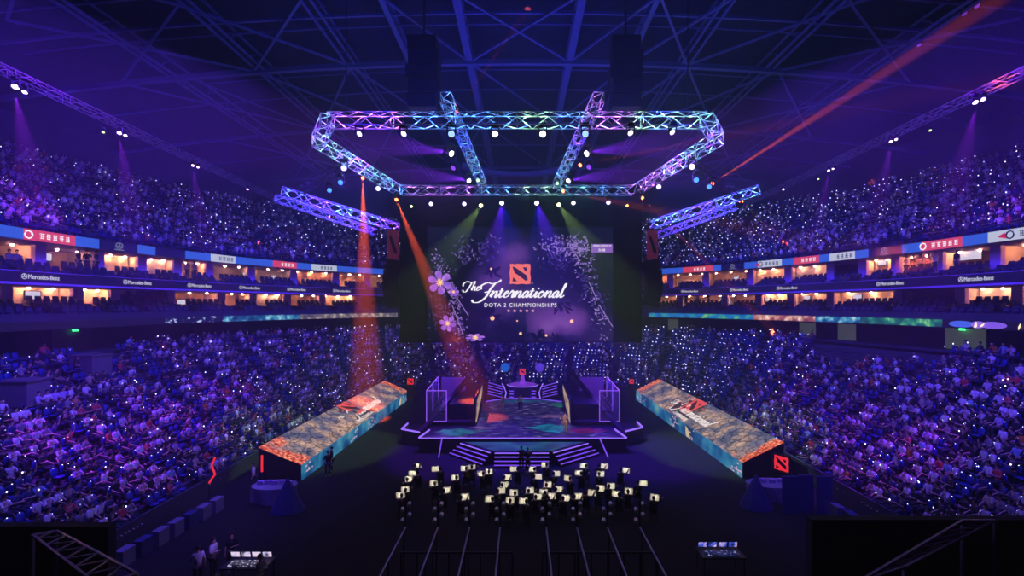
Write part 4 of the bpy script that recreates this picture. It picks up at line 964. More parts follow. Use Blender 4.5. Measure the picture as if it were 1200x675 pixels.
# script title drawn with a pen whose strokes thicken downwards
def cr(pts, n=8):
    out = []; P = [pts[0]]+list(pts)+[pts[-1]]
    for i in range(1, len(P)-2):
        p0, p1, p2, p3 = P[i-1], P[i], P[i+1], P[i+2]
        for k in range(n):
            t = k/n; out.append(tuple(.5*((2*p1[j])+(-p0[j]+p2[j])*t+(2*p0[j]-5*p1[j]+4*p2[j]-p3[j])*t*t+(-p0[j]+3*p1[j]-3*p2[j]+p3[j])*t**3) for j in (0, 1)))
    out.append(tuple(pts[-1])); return out
SCRIPT = {  # strokes in a unit box: x to the right, y up, x-height 1, ascender about 2
 'n': (1.25, [[(-.1, .15), (.15, .95), (.2, .9), (.15, 0)], [(.15, .1), (.45, .8), (.75, 1), (.85, .75), (.8, .15), (.95, 0), (1.25, .3)]]),
 't': (.8, [[(-.1, .2), (.2, .9), (.26, 1.45), (.22, .25), (.38, 0), (.8, .3)], [(-.12, 1.02), (.2, 1.0), (.62, 1.08)]]),
 'e': (.85, [[(-.1, .15), (.3, .5), (.6, .8), (.45, 1.02), (.15, .7), (.12, .25), (.4, 0), (.85, .3)]]),
 'r': (.9, [[(-.1, .15), (.2, .95), (.35, 1.1), (.4, .85), (.75, .95), (.62, .6), (.6, .15), (.72, 0), (.95, .25)]]),
 'a': (1.1, [[(.75, .85), (.5, 1.02), (.12, .6), (.15, .1), (.4, .02), (.78, .7)], [(.8, 1.0), (.75, .2), (.85, 0), (1.15, .3)]]),
 'i': (.6, [[(-.1, .15), (.2, .95), (.2, .2), (.32, 0), (.6, .3)], [(.25, 1.38), (.34, 1.46), (.3, 1.36)]]),
 'o': (1.05, [[(.5, 1.0), (.12, .6), (.2, .05), (.6, .05), (.85, .6), (.55, 1.0), (.45, .85), (1.1, .75)]]),
 'l': (.7, [[(-.1, .15), (.45, 1.5), (.55, 2.15), (.35, 1.9), (.25, .3), (.4, 0), (.8, .35)]]),
 'h': (1.15, [[(-.1, .2), (.4, 1.6), (.42, 2.1), (.25, 1.7), (.15, 0)], [(.15, .2), (.45, .85), (.72, .95), (.75, .2), (.88, 0), (1.15, .3)]]),
 'I': (1.2, [[(-1.9, -.35), (-1.6, -.75), (-.7, -.7), (.1, .1), (.45, 1.3), (.95, 2.2)], [(-1.0, 1.2), (-1.1, 1.8), (-.3, 2.25), (.5, 2.1), (1.3, 2.35), (1.7, 2.7)], [(-.35, .75), (.1, .85), (.6, 1.0)]]),
 'T': (1.2, [[(-.6, .3), (-.5, -.05), (.1, -.05), (.5, .9), (.75, 1.9)], [(-.9, 1.1), (-1.0, 1.7), (-.3, 2.2), (.6, 1.95), (1.5, 2.25)]]),
}
def write_script(word, x, y, xh, slant=.42, wt=1.0):
    mb = PX()
    for ch in word:
        adv, strokes = SCRIPT[ch]
        for st_ in strokes:
            p = cr([(x+(u+v*slant)*xh, y-v*xh) for u, v in st_]); L = []; R_ = []
            for i in range(len(p)):
                a_, b_ = p[max(0, i-1)], p[min(len(p)-1, i+1)]; dx, dy = b_[0]-a_[0], b_[1]-a_[1]; l_ = math.hypot(dx, dy) or 1
                wd = (.035+.085*abs(dy)/l_*(1 if dy > 0 or ch in 'IT' else .35))*xh*wt*(.5 if i in (0, len(p)-1) else 1)+.12
                nx, ny = -dy/l_*wd, dx/l_*wd; L.append((p[i][0]+nx, p[i][1]+ny)); R_.append((p[i][0]-nx, p[i][1]-ny))
            for i in range(len(p)-1): mb.p([L[i], L[i+1], R_[i+1], R_[i]], .13)
        x += adv*xh
    return mb, x
ttl = glow('title_white', (250, 244, 252), 1.1)
mb, x_ = write_script('I', 568.5, 348.5, 7.6, .3, 1.25); m2, x_ = write_script('nternational', 574.0, 348.5, 7.35, .36, 1.25); mb.add(m2.v, m2.f)
m3, _ = write_script('T', 545.5, 341.5, 5.3, .35, 1.2); mb.add(m3.v, m3.f); m3, _ = write_script('he', 552, 340.5, 4.9, .3, 1.2); mb.add(m3.v, m3.f)
mb.build('title_lettering', ttl, scr)
mb = MB(); put_text(mb, 'DOTA 2 CHAMPIONSHIPS', sc(610, 357.5, .13), (1, 0, 0), (0, 0, 1), 4.6*SD/F, width=84.5*SD/F, space=1.15)
put_text(mb, 'TM', sc(623.5, 332, .13), (1, 0, 0), (0, 0, 1), 1.0*SD/F); mb.build('subtitle_lettering', ttl, scr)
for k in range(5):
    cx_, cy_ = 596+k*7.1, 364.2; pts = [(cx_+(2.2 if q % 2 == 0 else .9)*math.sin(q*PI/5), cy_-(2.2 if q % 2 == 0 else .9)*math.cos(q*PI/5)) for q in range(10)]
    flat('star', pts, glow('star_pink', (240, 170, 200), 1.0), .12)
pn = flat('countdown_panel', [(693, 286), (718, 286), (718, 296), (693, 296)], glow('panel_violet', (138, 92, 190), 1.0), .12)
mb = MB(); put_text(mb, 'OPENING CEREMONY IN', sc(705.5, 287.9, .145), (1, 0, 0), (0, 0, 1), 1.9*SD/F, width=21*SD/F); put_text(mb, '0:08', sc(705.3, 293, .145), (1, 0, 0), (0, 0, 1), 3.0*SD/F, width=7.6*SD/F)
mb.build('countdown_lettering', ttl, pn)
# body of the hanging cube behind the screen: side screens seen edge-on, speaker arrays and banners
for s, lab in ((-1, 'left'), (1, 'right')):
    x0 = {-1: 463, 1: 762}[s]; c = at(x0, 332, 47.5)
    t = thing('speaker_array', (c.x, c.y, c.z-2.6), 'curved black line array of speakers hanging on the %s of the big screen' % lab, 'speaker array')
    for k in range(9):
        a_ = (k-4)/4.5; bul = math.cos(a_*1.35); cc = Vector((c.x+s*(.55*bul-.2), c.y, c.z-a_*2.3)); tl = a_*.6
        mb = MB(); mb.obox(cc, Vector((.75, 0, -s*tl*.3)), (0, .55, 0), Vector((s*tl*.1, 0, .26))); b_ = mb.build('cabinet', BLACK, t)
        MB().obox(cc+Vector((s*.76, 0, -tl*.3)), Vector((.02, 0, 0)), (0, .5, 0), (0, 0, .21)).build('grille', STEEL, b_)
    MB().obox((c.x, c.y, c.z+2.65), (.6, 0, 0), (0, .4, 0), (0, 0, .08)).build('hanging_frame', STEEL, t)
    bx0, bx1 = ((454, 467), (758, 770.5))[s > 0]; a_, b_ = at(bx0, 304, 47), at(bx1, 269, 47)
    t = thing('banner', (a_.x, 47, a_.z), 'dark red hanging banner with a cut-out emblem %s of the big screen' % ('left', 'right')[s > 0], 'banner')
    MB().box((a_.x, 46.95, a_.z), (b_.x, 47.05, b_.z)).build('cloth', glow('banner_red_glow', (70, 14, 44), 1.0), t)  # dim red glow given to the cloth itself
    MB().box((a_.x-.15, 46.9, b_.z), (b_.x+.15, 47.1, b_.z+.08)).build('rail', STEEL, t)
    cx_, cz_ = (a_.x+b_.x)/2, (a_.z+b_.z)/2
    MB().poly([(cx_-.4, 46.93, cz_+.8), (cx_-.15, 46.93, cz_+.9), (cx_+.4, 46.93, cz_-.6), (cx_+.35, 46.93, cz_-.95), (cx_+.1, 46.93, cz_-.8)], .02, nrm).build('emblem', BLACK, t)
    x1 = {-1: 474, 1: 748}[s]; c0, c1 = at(x1, 402, 46.2), at(x1, 228, 46.2)
    mb = MB(); mb.obox(((c0.x)+s*.1, 49.5, (c0.z+c1.z)/2), (.1, 0, 0), (0, 3.4, 0), (0, 0, (c1.z-c0.z)/2))
    mb2 = MB(); mb2.obox(((c0.x)+s*.24, 49.5, (c0.z+c1.z)/2), (.03, 0, 0), (0, 3.1, 0), (0, 0, (c1.z-c0.z)/2-.4))
    t = thing('side_screen', (c0.x, 49.5, c0.z), 'side facing screen of the hanging cube, edge-on at the %s' % lab, 'video screen'); mb.build('housing', BLACK, t); mb2.build('display', glow('side_display', (60, 30, 110), .8), t)
# ================================================================ THE FLOOR SHOW
crack = lambda nm, seed, hot: ramp_glow(nm, [(0, (56, 60, 100)), (.35, (104, 98, 122)), (.6, (160, 130, 124)), (1, (208, 166, 146))], .6, 1.0, detail=8, cracks=(1.5, .08), stretch=(1, 1, 1), contrast=(.3, .75), sample=True)
def top_picture():
    m = crack('ramp_top_cracked_earth', 1, 0); nt = m.node_tree; b = nt.nodes['Principled BSDF']; N = nt.nodes.new; Lk = nt.links.new
    old = b.inputs['Emission Color'].links[0].from_socket
    t = N('ShaderNodeTexCoord'); sp_ = N('ShaderNodeSeparateXYZ'); Lk(t.outputs['Object'], sp_.inputs[0])
    ab = N('ShaderNodeMath'); ab.operation = 'ABSOLUTE'; Lk(sp_.outputs['Y'], ab.inputs[0])
    n = N('ShaderNodeTexNoise'); n.inputs['Scale'].default_value = .7; n.inputs['Detail'].default_value = 8; Lk(t.outputs['Object'], n.inputs['Vector'])
    m1 = N('ShaderNodeMapRange'); m1.inputs[1].default_value = 8.5; m1.inputs[2].default_value = 13.5; m1.inputs[3].default_value = -.45; m1.inputs[4].default_value = .12; Lk(ab.outputs[0], m1.inputs[0])
    a = N('ShaderNodeMath'); a.operation = 'ADD'; Lk(m1.outputs[0], a.inputs[0]); Lk(n.outputs['Fac'], a.inputs[1])
    m2 = N('ShaderNodeMapRange'); m2.inputs[1].default_value = .46; m2.inputs[2].default_value = .6; Lk(a.outputs[0], m2.inputs[0])
    n3 = N('ShaderNodeTexNoise'); n3.inputs['Scale'].default_value = 5; n3.inputs['Detail'].default_value = 5; Lk(t.outputs['Object'], n3.inputs['Vector'])
    r = N('ShaderNodeValToRGB'); cr_ = r.color_ramp; cr_.elements.new(.5)
    for e, (p, c) in zip(cr_.elements, [(.35, (120, 30, 24)), (.5, (205, 76, 52)), (.68, (255, 180, 140))]): e.position = p; e.color = (*lin(c), 1)
    Lk(n3.outputs['Fac'], r.inputs[0])
    mx = N('ShaderNodeMixRGB'); Lk(m2.outputs[0], mx.inputs[0]); Lk(old, mx.inputs[1]); Lk(r.outputs[0], mx.inputs[2])
    n4 = N('ShaderNodeTexNoise'); n4.inputs['Scale'].default_value = 4; n4.inputs['Detail'].default_value = 6; n4.inputs['Roughness'].default_value = .7; Lk(t.outputs['Object'], n4.inputs['Vector'])
    m4 = N('ShaderNodeMapRange'); m4.inputs[1].default_value = .35; m4.inputs[2].default_value = .55; m4.inputs[3].default_value = .42; Lk(n4.outputs['Fac'], m4.inputs[0])
    ml = N('ShaderNodeMixRGB'); ml.blend_type = 'MULTIPLY'; ml.inputs[0].default_value = .85; Lk(mx.outputs[0], ml.inputs[1]); Lk(m4.outputs[0], ml.inputs[2])
    Lk(ml.outputs[0], b.inputs['Emission Color']); b.inputs['Emission Strength'].default_value = 1.45; return m
hotm = ramp_glow('floor_screen_embers', [(0, (150, 40, 30)), (.5, (205, 78, 52)), (1, (250, 170, 120))], .9, 1.0, cracks=(1.3, .08))
topm = top_picture()
sidem = ramp_glow('side_screen_teal', [(0, (14, 40, 90)), (.4, (22, 84, 140)), (.7, (50, 130, 170)), (1, (110, 160, 170))], .5, .9, detail=7, sample=True)
sidew = ramp_glow('side_screen_blossom', [(0, (60, 60, 120)), (.5, (120, 110, 160)), (1, (230, 200, 200))], 2.0, .9)
for s in (-1, 1):
    sd = ('left', 'right')[s > 0]
    if s < 0: ni, no, fi, fo = at(353, 544, 32.7), at(303, 524, 32.7), at(478, 458, 60.7), at(451, 446, 60.7)
    else: ni, no, fi, fo = at(870, 541.5, 33.2), at(918.5, 518, 33.2), at(746, 457, 60.7), at(772, 444, 60.7)
    t = thing('screen_ramp', ((ni.x+no.x+fi.x+fo.x)/4, 46.8, 0), 'long low floor block with a tilted cracked-earth video top beside the %s stand' % sd, 'video screen', 'long video-topped blocks flanking the floor')
    def T(u, v, d=0.0):                           # u along the length (0 near), v across (0 inner, 1 outer)
        p = ni.lerp(fi, u).lerp(no.lerp(fo, u), v); return p+Vector((0, 0, d))
    def zero(p): return Vector((p.x, p.y, .02))
    mb = MB(); mb.add([ni-Vector((0, 0, .06)), fi-Vector((0, 0, .06)), fo-Vector((0, 0, .06)), no-Vector((0, 0, .06)), zero(ni)-Vector((s*-.06, 0, 0))*0, zero(fi), zero(fo), zero(no)], [(0, 1, 2, 3), (7, 6, 5, 4), (0, 4, 5, 1), (1, 5, 6, 2), (2, 6, 7, 3), (3, 7, 4, 0)]); mb.build('housing', BLACK, t)
    mb = MB(); mb.add([T(0, 0), T(1, 0), T(1, 1), T(0, 1)]+[T(0, 0, -.05), T(1, 0, -.05), T(1, 1, -.05), T(0, 1, -.05)], [(0, 1, 2, 3), (7, 6, 5, 4), (0, 4, 5, 1), (1, 5, 6, 2), (2, 6, 7, 3), (3, 7, 4, 0)]); mb.build('top_display', topm, t)
    i_ = Vector((-s*.06, 0, 0)); mb = MB(); a_, b_ = ni-Vector((0, 0, .05)), fi-Vector((0, 0, .05))
    mb.add([a_, b_, zero(b_), zero(a_), a_+i_, b_+i_, zero(b_)+i_, zero(a_)+i_], [(0, 1, 2, 3), (7, 6, 5, 4), (0, 4, 5, 1), (1, 5, 6, 2), (2, 6, 7, 3), (3, 7, 4, 0)]); mb.build('side_display', sidem, t)
    q_ = random.Random(4+s)
    def patch(name, u, v, ru, rv, m, seed, d):
        o = blob(0, 0, 1, 1, seed, 22, .5); MB().poly([T(min(1, max(0, u+ru*x)), min(1, max(0, v+rv*y)), d) for x, y in o], .006, (0, 0, 1)).build(name, m, t)
    if 0: patch('ember_patch', .05, .72, .045, .24, hotm, 3, .012); patch('ember_patch', .11, .5, .05, .3, hotm, 8, .012); patch('ember_patch', .95, .5, .03, .3, hotm, 5, .012); patch('ember_patch', .045, .3, .02, .2, hotm, 6, .014)
    mb = MB(); rose = glow('floor_screen_rose', (205, 90, 110), 1)
    for k in range(26): 
        u, v = .50+q_.uniform(-.07, .12), q_.uniform(.45, .98); mb.poly([T(u+x*.008*q_.uniform(.5, 1), v+y*.06*q_.uniform(.4, 1), .013) for x, y in ((-1, 0), (0, 1), (1, 0), (0, -1))], .005, (0, 0, 1))
    mb.build('blossom_pattern', rose, t)
    u0 = .5
    patch('shadow_picture', u0, .5, .10, .42, glow('floor_screen_umber', (72, 52, 62), 1), 9, .010)
    # emblem and words read from the inner side
    L = (fi-ni).length; W = (no-ni).length
    def EM(pts, name, m, d): 
        # emblem coordinates about (609.5, 321) turned onto the ramp: picture right = away from the reader's left
        MB().poly([T(u0+(-s)*(x-609.5)*.092/L, .66-(y-321)*.092/W, d) for x, y in pts], .006, (0, 0, 1)).build(name, m, t)
    EM(EMB, 'emblem', glow('floor_emblem_red', (235, 84, 84), 1), .02)
    for c_ in EMC: EM(c_, 'emblem_cutout', glow('floor_emblem_dark', (70, 35, 45), 1), .03)
    wl_ = MB(); m1, x_ = write_script('International', 0, 0, 10, .36, 1.5); m1b, _ = write_script('The', -42, -6, 6, .36, 1.4)
    for q in (m1, m1b):
        for k in range(0, len(q.v), 8):
            vv = [((x-sc(0, 0).x)*F/SD, -(z-sc(0, 0).z)*F/SD) for x, y, z in q.v[k:k+4]]
            wl_.poly([T(u0+(-s)*(x-25)*.055/L, .27-y*.055/W, .02) for x, y in vv], .006, (0, 0, 1))
    wl_.build('title_lettering', glow('floor_title_white', (240, 225, 225), 1), t)
    mb = MB(); up_ = (no-ni).normalized(); put_text(mb, 'DOTA 2 CHAMPIONSHIPS', T(u0, .11, .02), (0, -s, 0), up_, .38, width=5.2); mb.build('subtitle_lettering', glow('floor_title_white', (240, 225, 225), 1), t)
    mb = MB()
    for k in range(60):
        u = q_.choice((.02, .35, .9, .5, .97))+q_.gauss(0, .025); u = min(.995, max(.005, u)); z = q_.uniform(.1, .95); p = ni.lerp(fi, u)
        mb.obox((p.x-s*.07, p.y, p.z*z), (.006, 0, 0), (0, .12*q_.uniform(.4, 1.5), 0), (0, 0, .05)) if p.z*z > .1 else None
    mb.build('petal_picture', glow('side_petals', (200, 170, 190), 1), t)
    w_ = glow('side_cream', (215, 185, 140), 1); p = ni.lerp(fi, .86 if s < 0 else .36); MB().poly([(p.x-s*.07, p.y-.6, .1), (p.x-s*.07, p.y+.5, .15), (p.x-s*.07, p.y+.9, 1.05), (p.x-s*.07, p.y+.1, .9)], .006, (-s, 0, 0)).build('waterfall_picture', w_, t)

# ---------------------------------------------------------------- main stage
VS = glow('stage_edge_violet', (150, 105, 250), 1.3, True); VS2 = glow('step_edge_violet', (120, 70, 235), 1.2)
stm = ramp_glow('stage_floor_picture', [(0, (10, 8, 36)), (.4, (24, 24, 70)), (.7, (60, 44, 104)), (.88, (80, 100, 150)), (1, (130, 120, 190))], 1.6, .85, detail=8, cracks=(.9, .05), stretch=(.7, 1.6, 1), sample=True)
ZS = 1.2
st_ = thing('main_stage', (.2, 46, 0), 'wide dark main stage with a violet lit front edge and a picture floor', 'stage')
mb = MB(); out = [(-8.3, 39), (8.65, 39), (8.2, 43), (7.6, 50), (3.9, 54.2), (2.0, 55.2), (0, 55.6), (-2.0, 55.4), (-4.4, 54.2), (-7.4, 50), (-7.9, 43)]
mb.poly([(x, y, ZS-.05) for x, y in out][::-1], ZS-.06, (0, 0, -1)); mb.build('deck', BLACK, st_)
fl = [(-7.9, 39.15), (8.3, 39.15), (4.6, 43), (3.9, 54), (2, 55), (0, 55.4), (-2, 55.1), (-4.1, 54), (-3.9, 43)]
MB().poly([(x, y, ZS-.04) for x, y in fl], .05, (0, 0, 1)).build('floor_display', stm, st_)
mb = MB().box((-8.3, 38.93, ZS-.04), (8.65, 39.0, ZS+.02)); mb.build('front_edge_light', VS, st_)
mb = MB().bar((-8.3, 39.0, ZS), (-7.9, 41.5, ZS), .1, .12); mb.build('side_edge_light', VS, st_); MB().bar((8.65, 39.0, ZS), (8.2, 41.8, ZS), .1, .12).build('side_edge_light', VS, st_)
mb = MB(); pa = [(-3.9, 53.4), (-3.0, 54.3), (-1.6, 55.1), (0.2, 55.5), (2.0, 55.2), (3.3, 54.3), (4.6, 53.4)]
for a_, b_ in zip(pa[:-1], pa[1:]): mb.bar((a_[0], a_[1], ZS+.06), (b_[0], b_[1], ZS+.06), .07, .09)
mb.build('rear_edge_light', VS2, st_)
r = random.Random(9)
def pic(name, cx, cy, rx, ry, rgb, seed): MB().poly([(x, y, ZS+.012) for x, y in blob(cx, cy, rx, ry, seed, 20, .5)], .006, (0, 0, 1)).build(name, ramp_glow('pic_%s_%d' % (name, seed), [(0, tuple(int(v*.35) for v in rgb)), (1, rgb)], 1.5, 1), st_)
pic('teal_bush_picture', -5.4, 40.7, 1.6, 1.1, (26, 120, 130), 1); pic('teal_bush_picture', 2.7, 42.0, 1.6, 1.3, (20, 130, 160), 2); pic('red_flower_picture', 5.6, 41.2, 1.5, .9, (120, 24, 50), 3); pic('teal_bush_picture', .2, 53.8, 3.3, .7, (22, 90, 130), 4)
pic('pale_stone_picture', 3.2, 46.5, 1.4, .7, (120, 84, 130), 5); pic('green_bush_picture', 4.1, 52, .7, 1.3, (30, 110, 100), 6); pic('pale_stone_picture', -3.4, 42.2, 1.0, .4, (110, 90, 150), 7)
for s in (-1, 1):
    a_ = [at(470.5, 501, 41.8), at(491.5, 507, 40.7), at(478, 494, 43.8)] if s < 0 else [at(753, 498, 42.4), at(733, 505, 41), at(746.5, 490, 44.4)]
    for v_ in a_: v_.z = ZS
    t = thing('side_platform', (a_[0].x*.93, 43, 0), 'small pointed side platform edged in violet light %s of the main stage' % ('left', 'right')[s > 0], 'stage', 'side platforms of the stage')
    MB().poly([(v_.x, v_.y, ZS-.1) for v_ in (a_[0], a_[1], (Vector((s*8.4, 44, 0))), a_[2])], 1.08, (0, 0, -1)).build('deck', BLACK, t)
    for b_, nm in ((a_[1], 'front_edge_light'), (a_[2], 'side_edge_light')): MB().bar(a_[0], b_, .1, .12).build(nm, VS, t)
# team booths
gl = bpy.data.materials.new('booth_glass'); gl.use_nodes = True; b = gl.node_tree.nodes['Principled BSDF']; b.inputs['Base Color'].default_value = (.6, .5, .9, 1); b.inputs['Alpha'].default_value = .16; b.inputs['Roughness'].default_value = .08
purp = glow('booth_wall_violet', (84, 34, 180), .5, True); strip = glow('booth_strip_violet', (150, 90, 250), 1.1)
leafm = ramp_glow('booth_leaf_picture', [(0, (60, 50, 60)), (.5, (170, 140, 110)), (1, (235, 210, 170))], 1.8, 1, stretch=(1, 1, .6))
for s in (-1, 1):
    sd = ('left', 'right')[s > 0]
    def X(x): return x*s+(.45 if s > 0 else 0)
    t = thing('team_booth', (X(6.2), 47, ZS), 'dark team booth with violet lit glass %s of the main stage floor' % sd, 'booth', 'team booths beside the stage floor')
    def bx(x0, y0, z0, x1, y1, z1): a_, b_ = sorted((X(x0), X(x1))); return (a_, y0, z0), (b_, y1, z1)
    MB().box(*bx(4.3, 43, ZS+.01, 8.3, 52, ZS+.3)).build('platform', BLACK, t)
    MB().box(*bx(4.4, 44.0, ZS+.3, 6.6, 51, ZS+1.7)).build('equipment_wall', BLACK, t)
    mb = MB(); lo_, hi_ = X(3.9), X(4.35)
    mb.obox((X(4.15), 47.2, ZS+1.25), (.07, 0, 0), (0, 4.0, 0), (0, 0, 1.2)); mb.build('side_panel', BLACK, t)
    MB().poly([(X(4.07), 43.4, ZS+.15), (X(4.07), 44.6, ZS+.1), (X(4.07), 50.6, ZS+1.6), (X(4.07), 50.9, ZS+2.3), (X(4.07), 44.6, ZS+1.9)], .02, (-s, 0, 0)).build('leaf_picture', leafm, t)
    MB().box(*bx(6.0, 51.9, ZS+.3, 8.6, 52.05, ZS+3.0)).build('back_wall', purp, t)
    mb = MB()
    for a_, b_ in (((6.7, 43.2), (8.5, 43.2)), ((8.5, 43.2), (8.9, 51.8))): mb.obox((X((a_[0]+b_[0])/2), (a_[1]+b_[1])/2, ZS+1.7), (X(b_[0])-X(a_[0]), (b_[1]-a_[1]), 0) if 0 else Vector((X(b_[0])-X(a_[0]), b_[1]-a_[1], 0))/2, Vector((b_[1]-a_[1], -(X(b_[0])-X(a_[0])), 0)).normalized()*.02, (0, 0, 1.4))
    mb.build('glass_wall', gl, t)
    fr = MB()
    for x, y in ((6.7, 43.2), (8.5, 43.2), (8.9, 51.8), (8.7, 47.5)): fr.bar((X(x), y, ZS+.3), (X(x), y, ZS+3.1), .06)
    fr.bar((X(6.7), 43.2, ZS+3.1), (X(8.5), 43.2, ZS+3.1), .06); fr.bar((X(8.5), 43.2, ZS+3.1), (X(8.9), 51.8, ZS+3.1), .06); fr.bar((X(6.7), 43.2, ZS+.33), (X(8.5), 43.2, ZS+.33), .06); fr.build('frame', strip, t)
    MB().box(*bx(7.0, 44.4, ZS+1.0, 7.6, 50.4, ZS+1.06)).build('desk_top', BLACK, t)
    for k in range(5):
        y = 45+k*1.15
        m_ = MB().obox((X(7.15), y, ZS+1.35), (.02, 0, 0), (0, .3, 0), (0, 0, .18)).build('monitor', BLACK, t); MB().obox((X(7.18), y, ZS+1.35), (.012, 0, 0), (0, .27, 0), (0, 0, .15)).build('picture', glow('monitor_violet', (150, 110, 250), 1.2), m_)
        MB().bar((X(7.15), y, ZS+1.06), (X(7.15), y, ZS+1.2), .05).build('monitor_stand', BLACK, t)
        person((X(8.05), y, ZS+.3), s*-PI/2, 'sit', ('phone', 'lap'), 'navy', 'player in navy seated at the %s booth desk, %s from the front' % (sd, nth(k+1)), 'players in the booths')
    # black boom sloping over the booth
    t2 = thing('sloping_boom', (X(8.3), 41.2, ZS), 'long black boom sloping up from the %s front corner of the stage' % sd, 'boom')
    p0, p1 = (at(493, 507, 41.2), at(549, 443, 52)) if s < 0 else (at(733, 511, 41.0), at(668, 436, 52.5))
    d_ = p1-p0; MB().bar(p0, p1, .38, .38).build('beam', BLACK, t2)
    for k in (.05, .95): q0 = p0+d_*k; MB().bar((q0.x, q0.y, ZS), q0, .16).build('post', BLACK, t2)
    spotlight((X(8.6), 46.5, ZS+.4), (X(8.4), 47, 14), (130, 60, 255), 3500, 14); spotlight((X(6.9 if s > 0 else 6.2), 42.7, ZS+.4), (X(6.9), 43, 12), (140, 60, 255), 2600, 9); spotlight((X(9.1), 44.0, ZS+.2), (X(9.0), 44.2, 10), (120, 60, 255), 1800, 9)
    l = pt((X(7.6), 47.5, ZS+2.6), (120, 60, 255), 160, .3)  # bare violet point light over the booth desk, no fitting
    l = pt((X(8.6), 50, ZS+3.2), (90, 50, 255), 260, .3)  # second bare violet point light towards the booth rear
# apron and its steps
t = thing('stage_steps', (.1, 36.5, 0), 'violet edged steps and teal apron in front of the main stage', 'steps')
tealm = ramp_glow('apron_teal', [(0, (8, 30, 60)), (.5, (16, 66, 92)), (1, (30, 100, 104))], .7, .9, detail=6, stretch=(1, 2, 1))
ap = [(-4.7, 38.85), (-2.1, 36.35), (2.3, 36.35), (5.3, 38.85)]
MB().poly([(x, y, .9) for x, y in ap], .88, (0, 0, -1)).build('apron_deck', BLACK, t); MB().poly([(x, y, .9) for x, y in [(-4.5, 38.8), (-2.05, 36.45), (2.25, 36.45), (5.1, 38.8)]], .02, (0, 0, 1)).build('apron_display', tealm, t)
for k in range(4):
    z = .9-k*.22; y1 = 36.35-k*.26
    MB().box((-1.95, y1-.26, .01), (2.15, y1, z-.02)).build('step', BLACK, t); MB().box((-1.95, y1-.28, z-.09), (2.15, y1-.25, z-.02)).build('step_light', VS if k == 0 else VS2, t)
    for s in (-1, 1):
        p1, p2 = (Vector((-4.7, 38.85, 0)), Vector((-2.1, 36.35, 0))) if s < 0 else (Vector((5.3, 38.85, 0)), Vector((2.3, 36.35, 0)))
        dn = (p2-p1).normalized(); nn = Vector((dn.y, -dn.x, 0)); nn = nn if nn.x*s > 0 else -nn
        a_ = p1+nn*(.27*k)+(p1-p2)*.03*k; b_ = p2+nn*(.27*k)
        c_ = (a_+b_)/2+nn*.135; MB().obox((c_.x, c_.y, (z-.02)/2), (b_-a_)/2, nn*.135, (0, 0, (z-.04)/2)).build('step', BLACK, t)
        MB().bar(a_+nn*.27+Vector((0, 0, z-.05)), b_+nn*.27+Vector((0, 0, z-.05)), .04, .07).build('step_light', VS if k == 0 else VS2, t)
for s, a_, b_ in ((-1, at(518, 516, 39.0), at(515.5, 533, 38.2)), (1, at(703, 514, 39.0), at(711, 531, 38.2))):
    a_.z = 1.15; b_.z = .05; b_.y = 37.6
    MB().bar(a_, b_, .08).build('rail_light', VS2, t)
# rear podium with the trophy stand
t = thing('trophy_podium', (0.35, 59, 0), 'small round violet rimmed podium behind the main stage', 'podium')
pc = Vector((.25, 59.5, 0))
mb = MB().lathe([(1.75, .02), (1.75, 2.05), (1.9, 2.12), (1.9, 2.2), (0.01, 2.2)], pc, 24); mb.build('drum', mat('podium_paint', (.1, .05, .3), .5), t)
mb = MB().tube([(pc.x+1.92*math.cos(q), pc.y+1.92*math.sin(q), 2.17) for q in [PI+PI*k/16 for k in range(17)]], .05); mb.build('rim_light', VS, t)
MB().lathe([(1.7, 2.2), (1.7, 2.22), (.01, 2.22)], pc, 20).build('top_display', glow('podium_top_violet', (110, 50, 190), 1, True), t)
for s in (-1, 1):
    for k in range(4): MB().box((pc.x+s*1.35-.25, pc.y-1.9, .55+.36*k), (pc.x+s*1.35+.25, pc.y-1.55, .6+.36*k)).build('step_light', VS2, t)
    for k in range(5):
        a_ = Vector((pc.x+s*2.4, pc.y-1.2-.12*k, 2.1-.3*k)); b_ = Vector((pc.x+s*4.3, pc.y+.4-.2*k, 2.35-.32*k)); MB().bar(a_, b_, .06, .07).build('wing_step_light', VS2, t)
        MB().bar(a_-Vector((0, -.15, .16)), b_-Vector((0, -.15, .16)), .3, .22).build('wing_step', BLACK, t)
    mb = MB().tube([(pc.x+s*2.15, pc.y-1.3, .7), (pc.x+s*2.0, pc.y-1.25, 1.4), (pc.x+s*2.25, pc.y-1.2, 2.0), (pc.x+s*2.5, pc.y-1, 2.45)], .07); mb.build('corner_light', VS, t)
tr_ = thing('trophy', (pc.x, pc.y, 2.22), 'small red emblem trophy on a violet plinth on the rear podium', 'trophy')
MB().lathe([(.42, 2.22), (.3, 2.6), (.2, 3.3), (.22, 3.36)], pc, 12).build('plinth', glow('plinth_violet', (130, 60, 220), 1), tr_)
def mini_emblem(c, h, parent, m, md, ux=Vector((1, 0, 0)), uz=Vector((0, 0, 1))):
    k = h/24.5; n_ = Vector((0, -1, 0)) if abs(ux.x) > .5 else Vector((-1 if c[0] > 0 else 1, 0, 0)); n_ = ux.cross(uz)
    c = Vector(c); o = MB().poly([c+ux*((x-609.5)*k)+uz*((321-y)*k) for x, y in EMB], .05, n_).build('emblem', m, parent)
    for q in EMC: MB().poly([c+n_*.05+ux*((x-609.5)*k)+uz*((321-y)*k) for x, y in q], .02, n_).build('emblem_cutout', md, parent)
    return o
mini_emblem((pc.x, pc.y, 3.75), .75, tr_, glow('trophy_red', (225, 60, 90), 1), BLACK)
spotlight((pc.x, pc.y-.8, 2.3), (pc.x, pc.y, 9), (140, 60, 255), 900, 30)
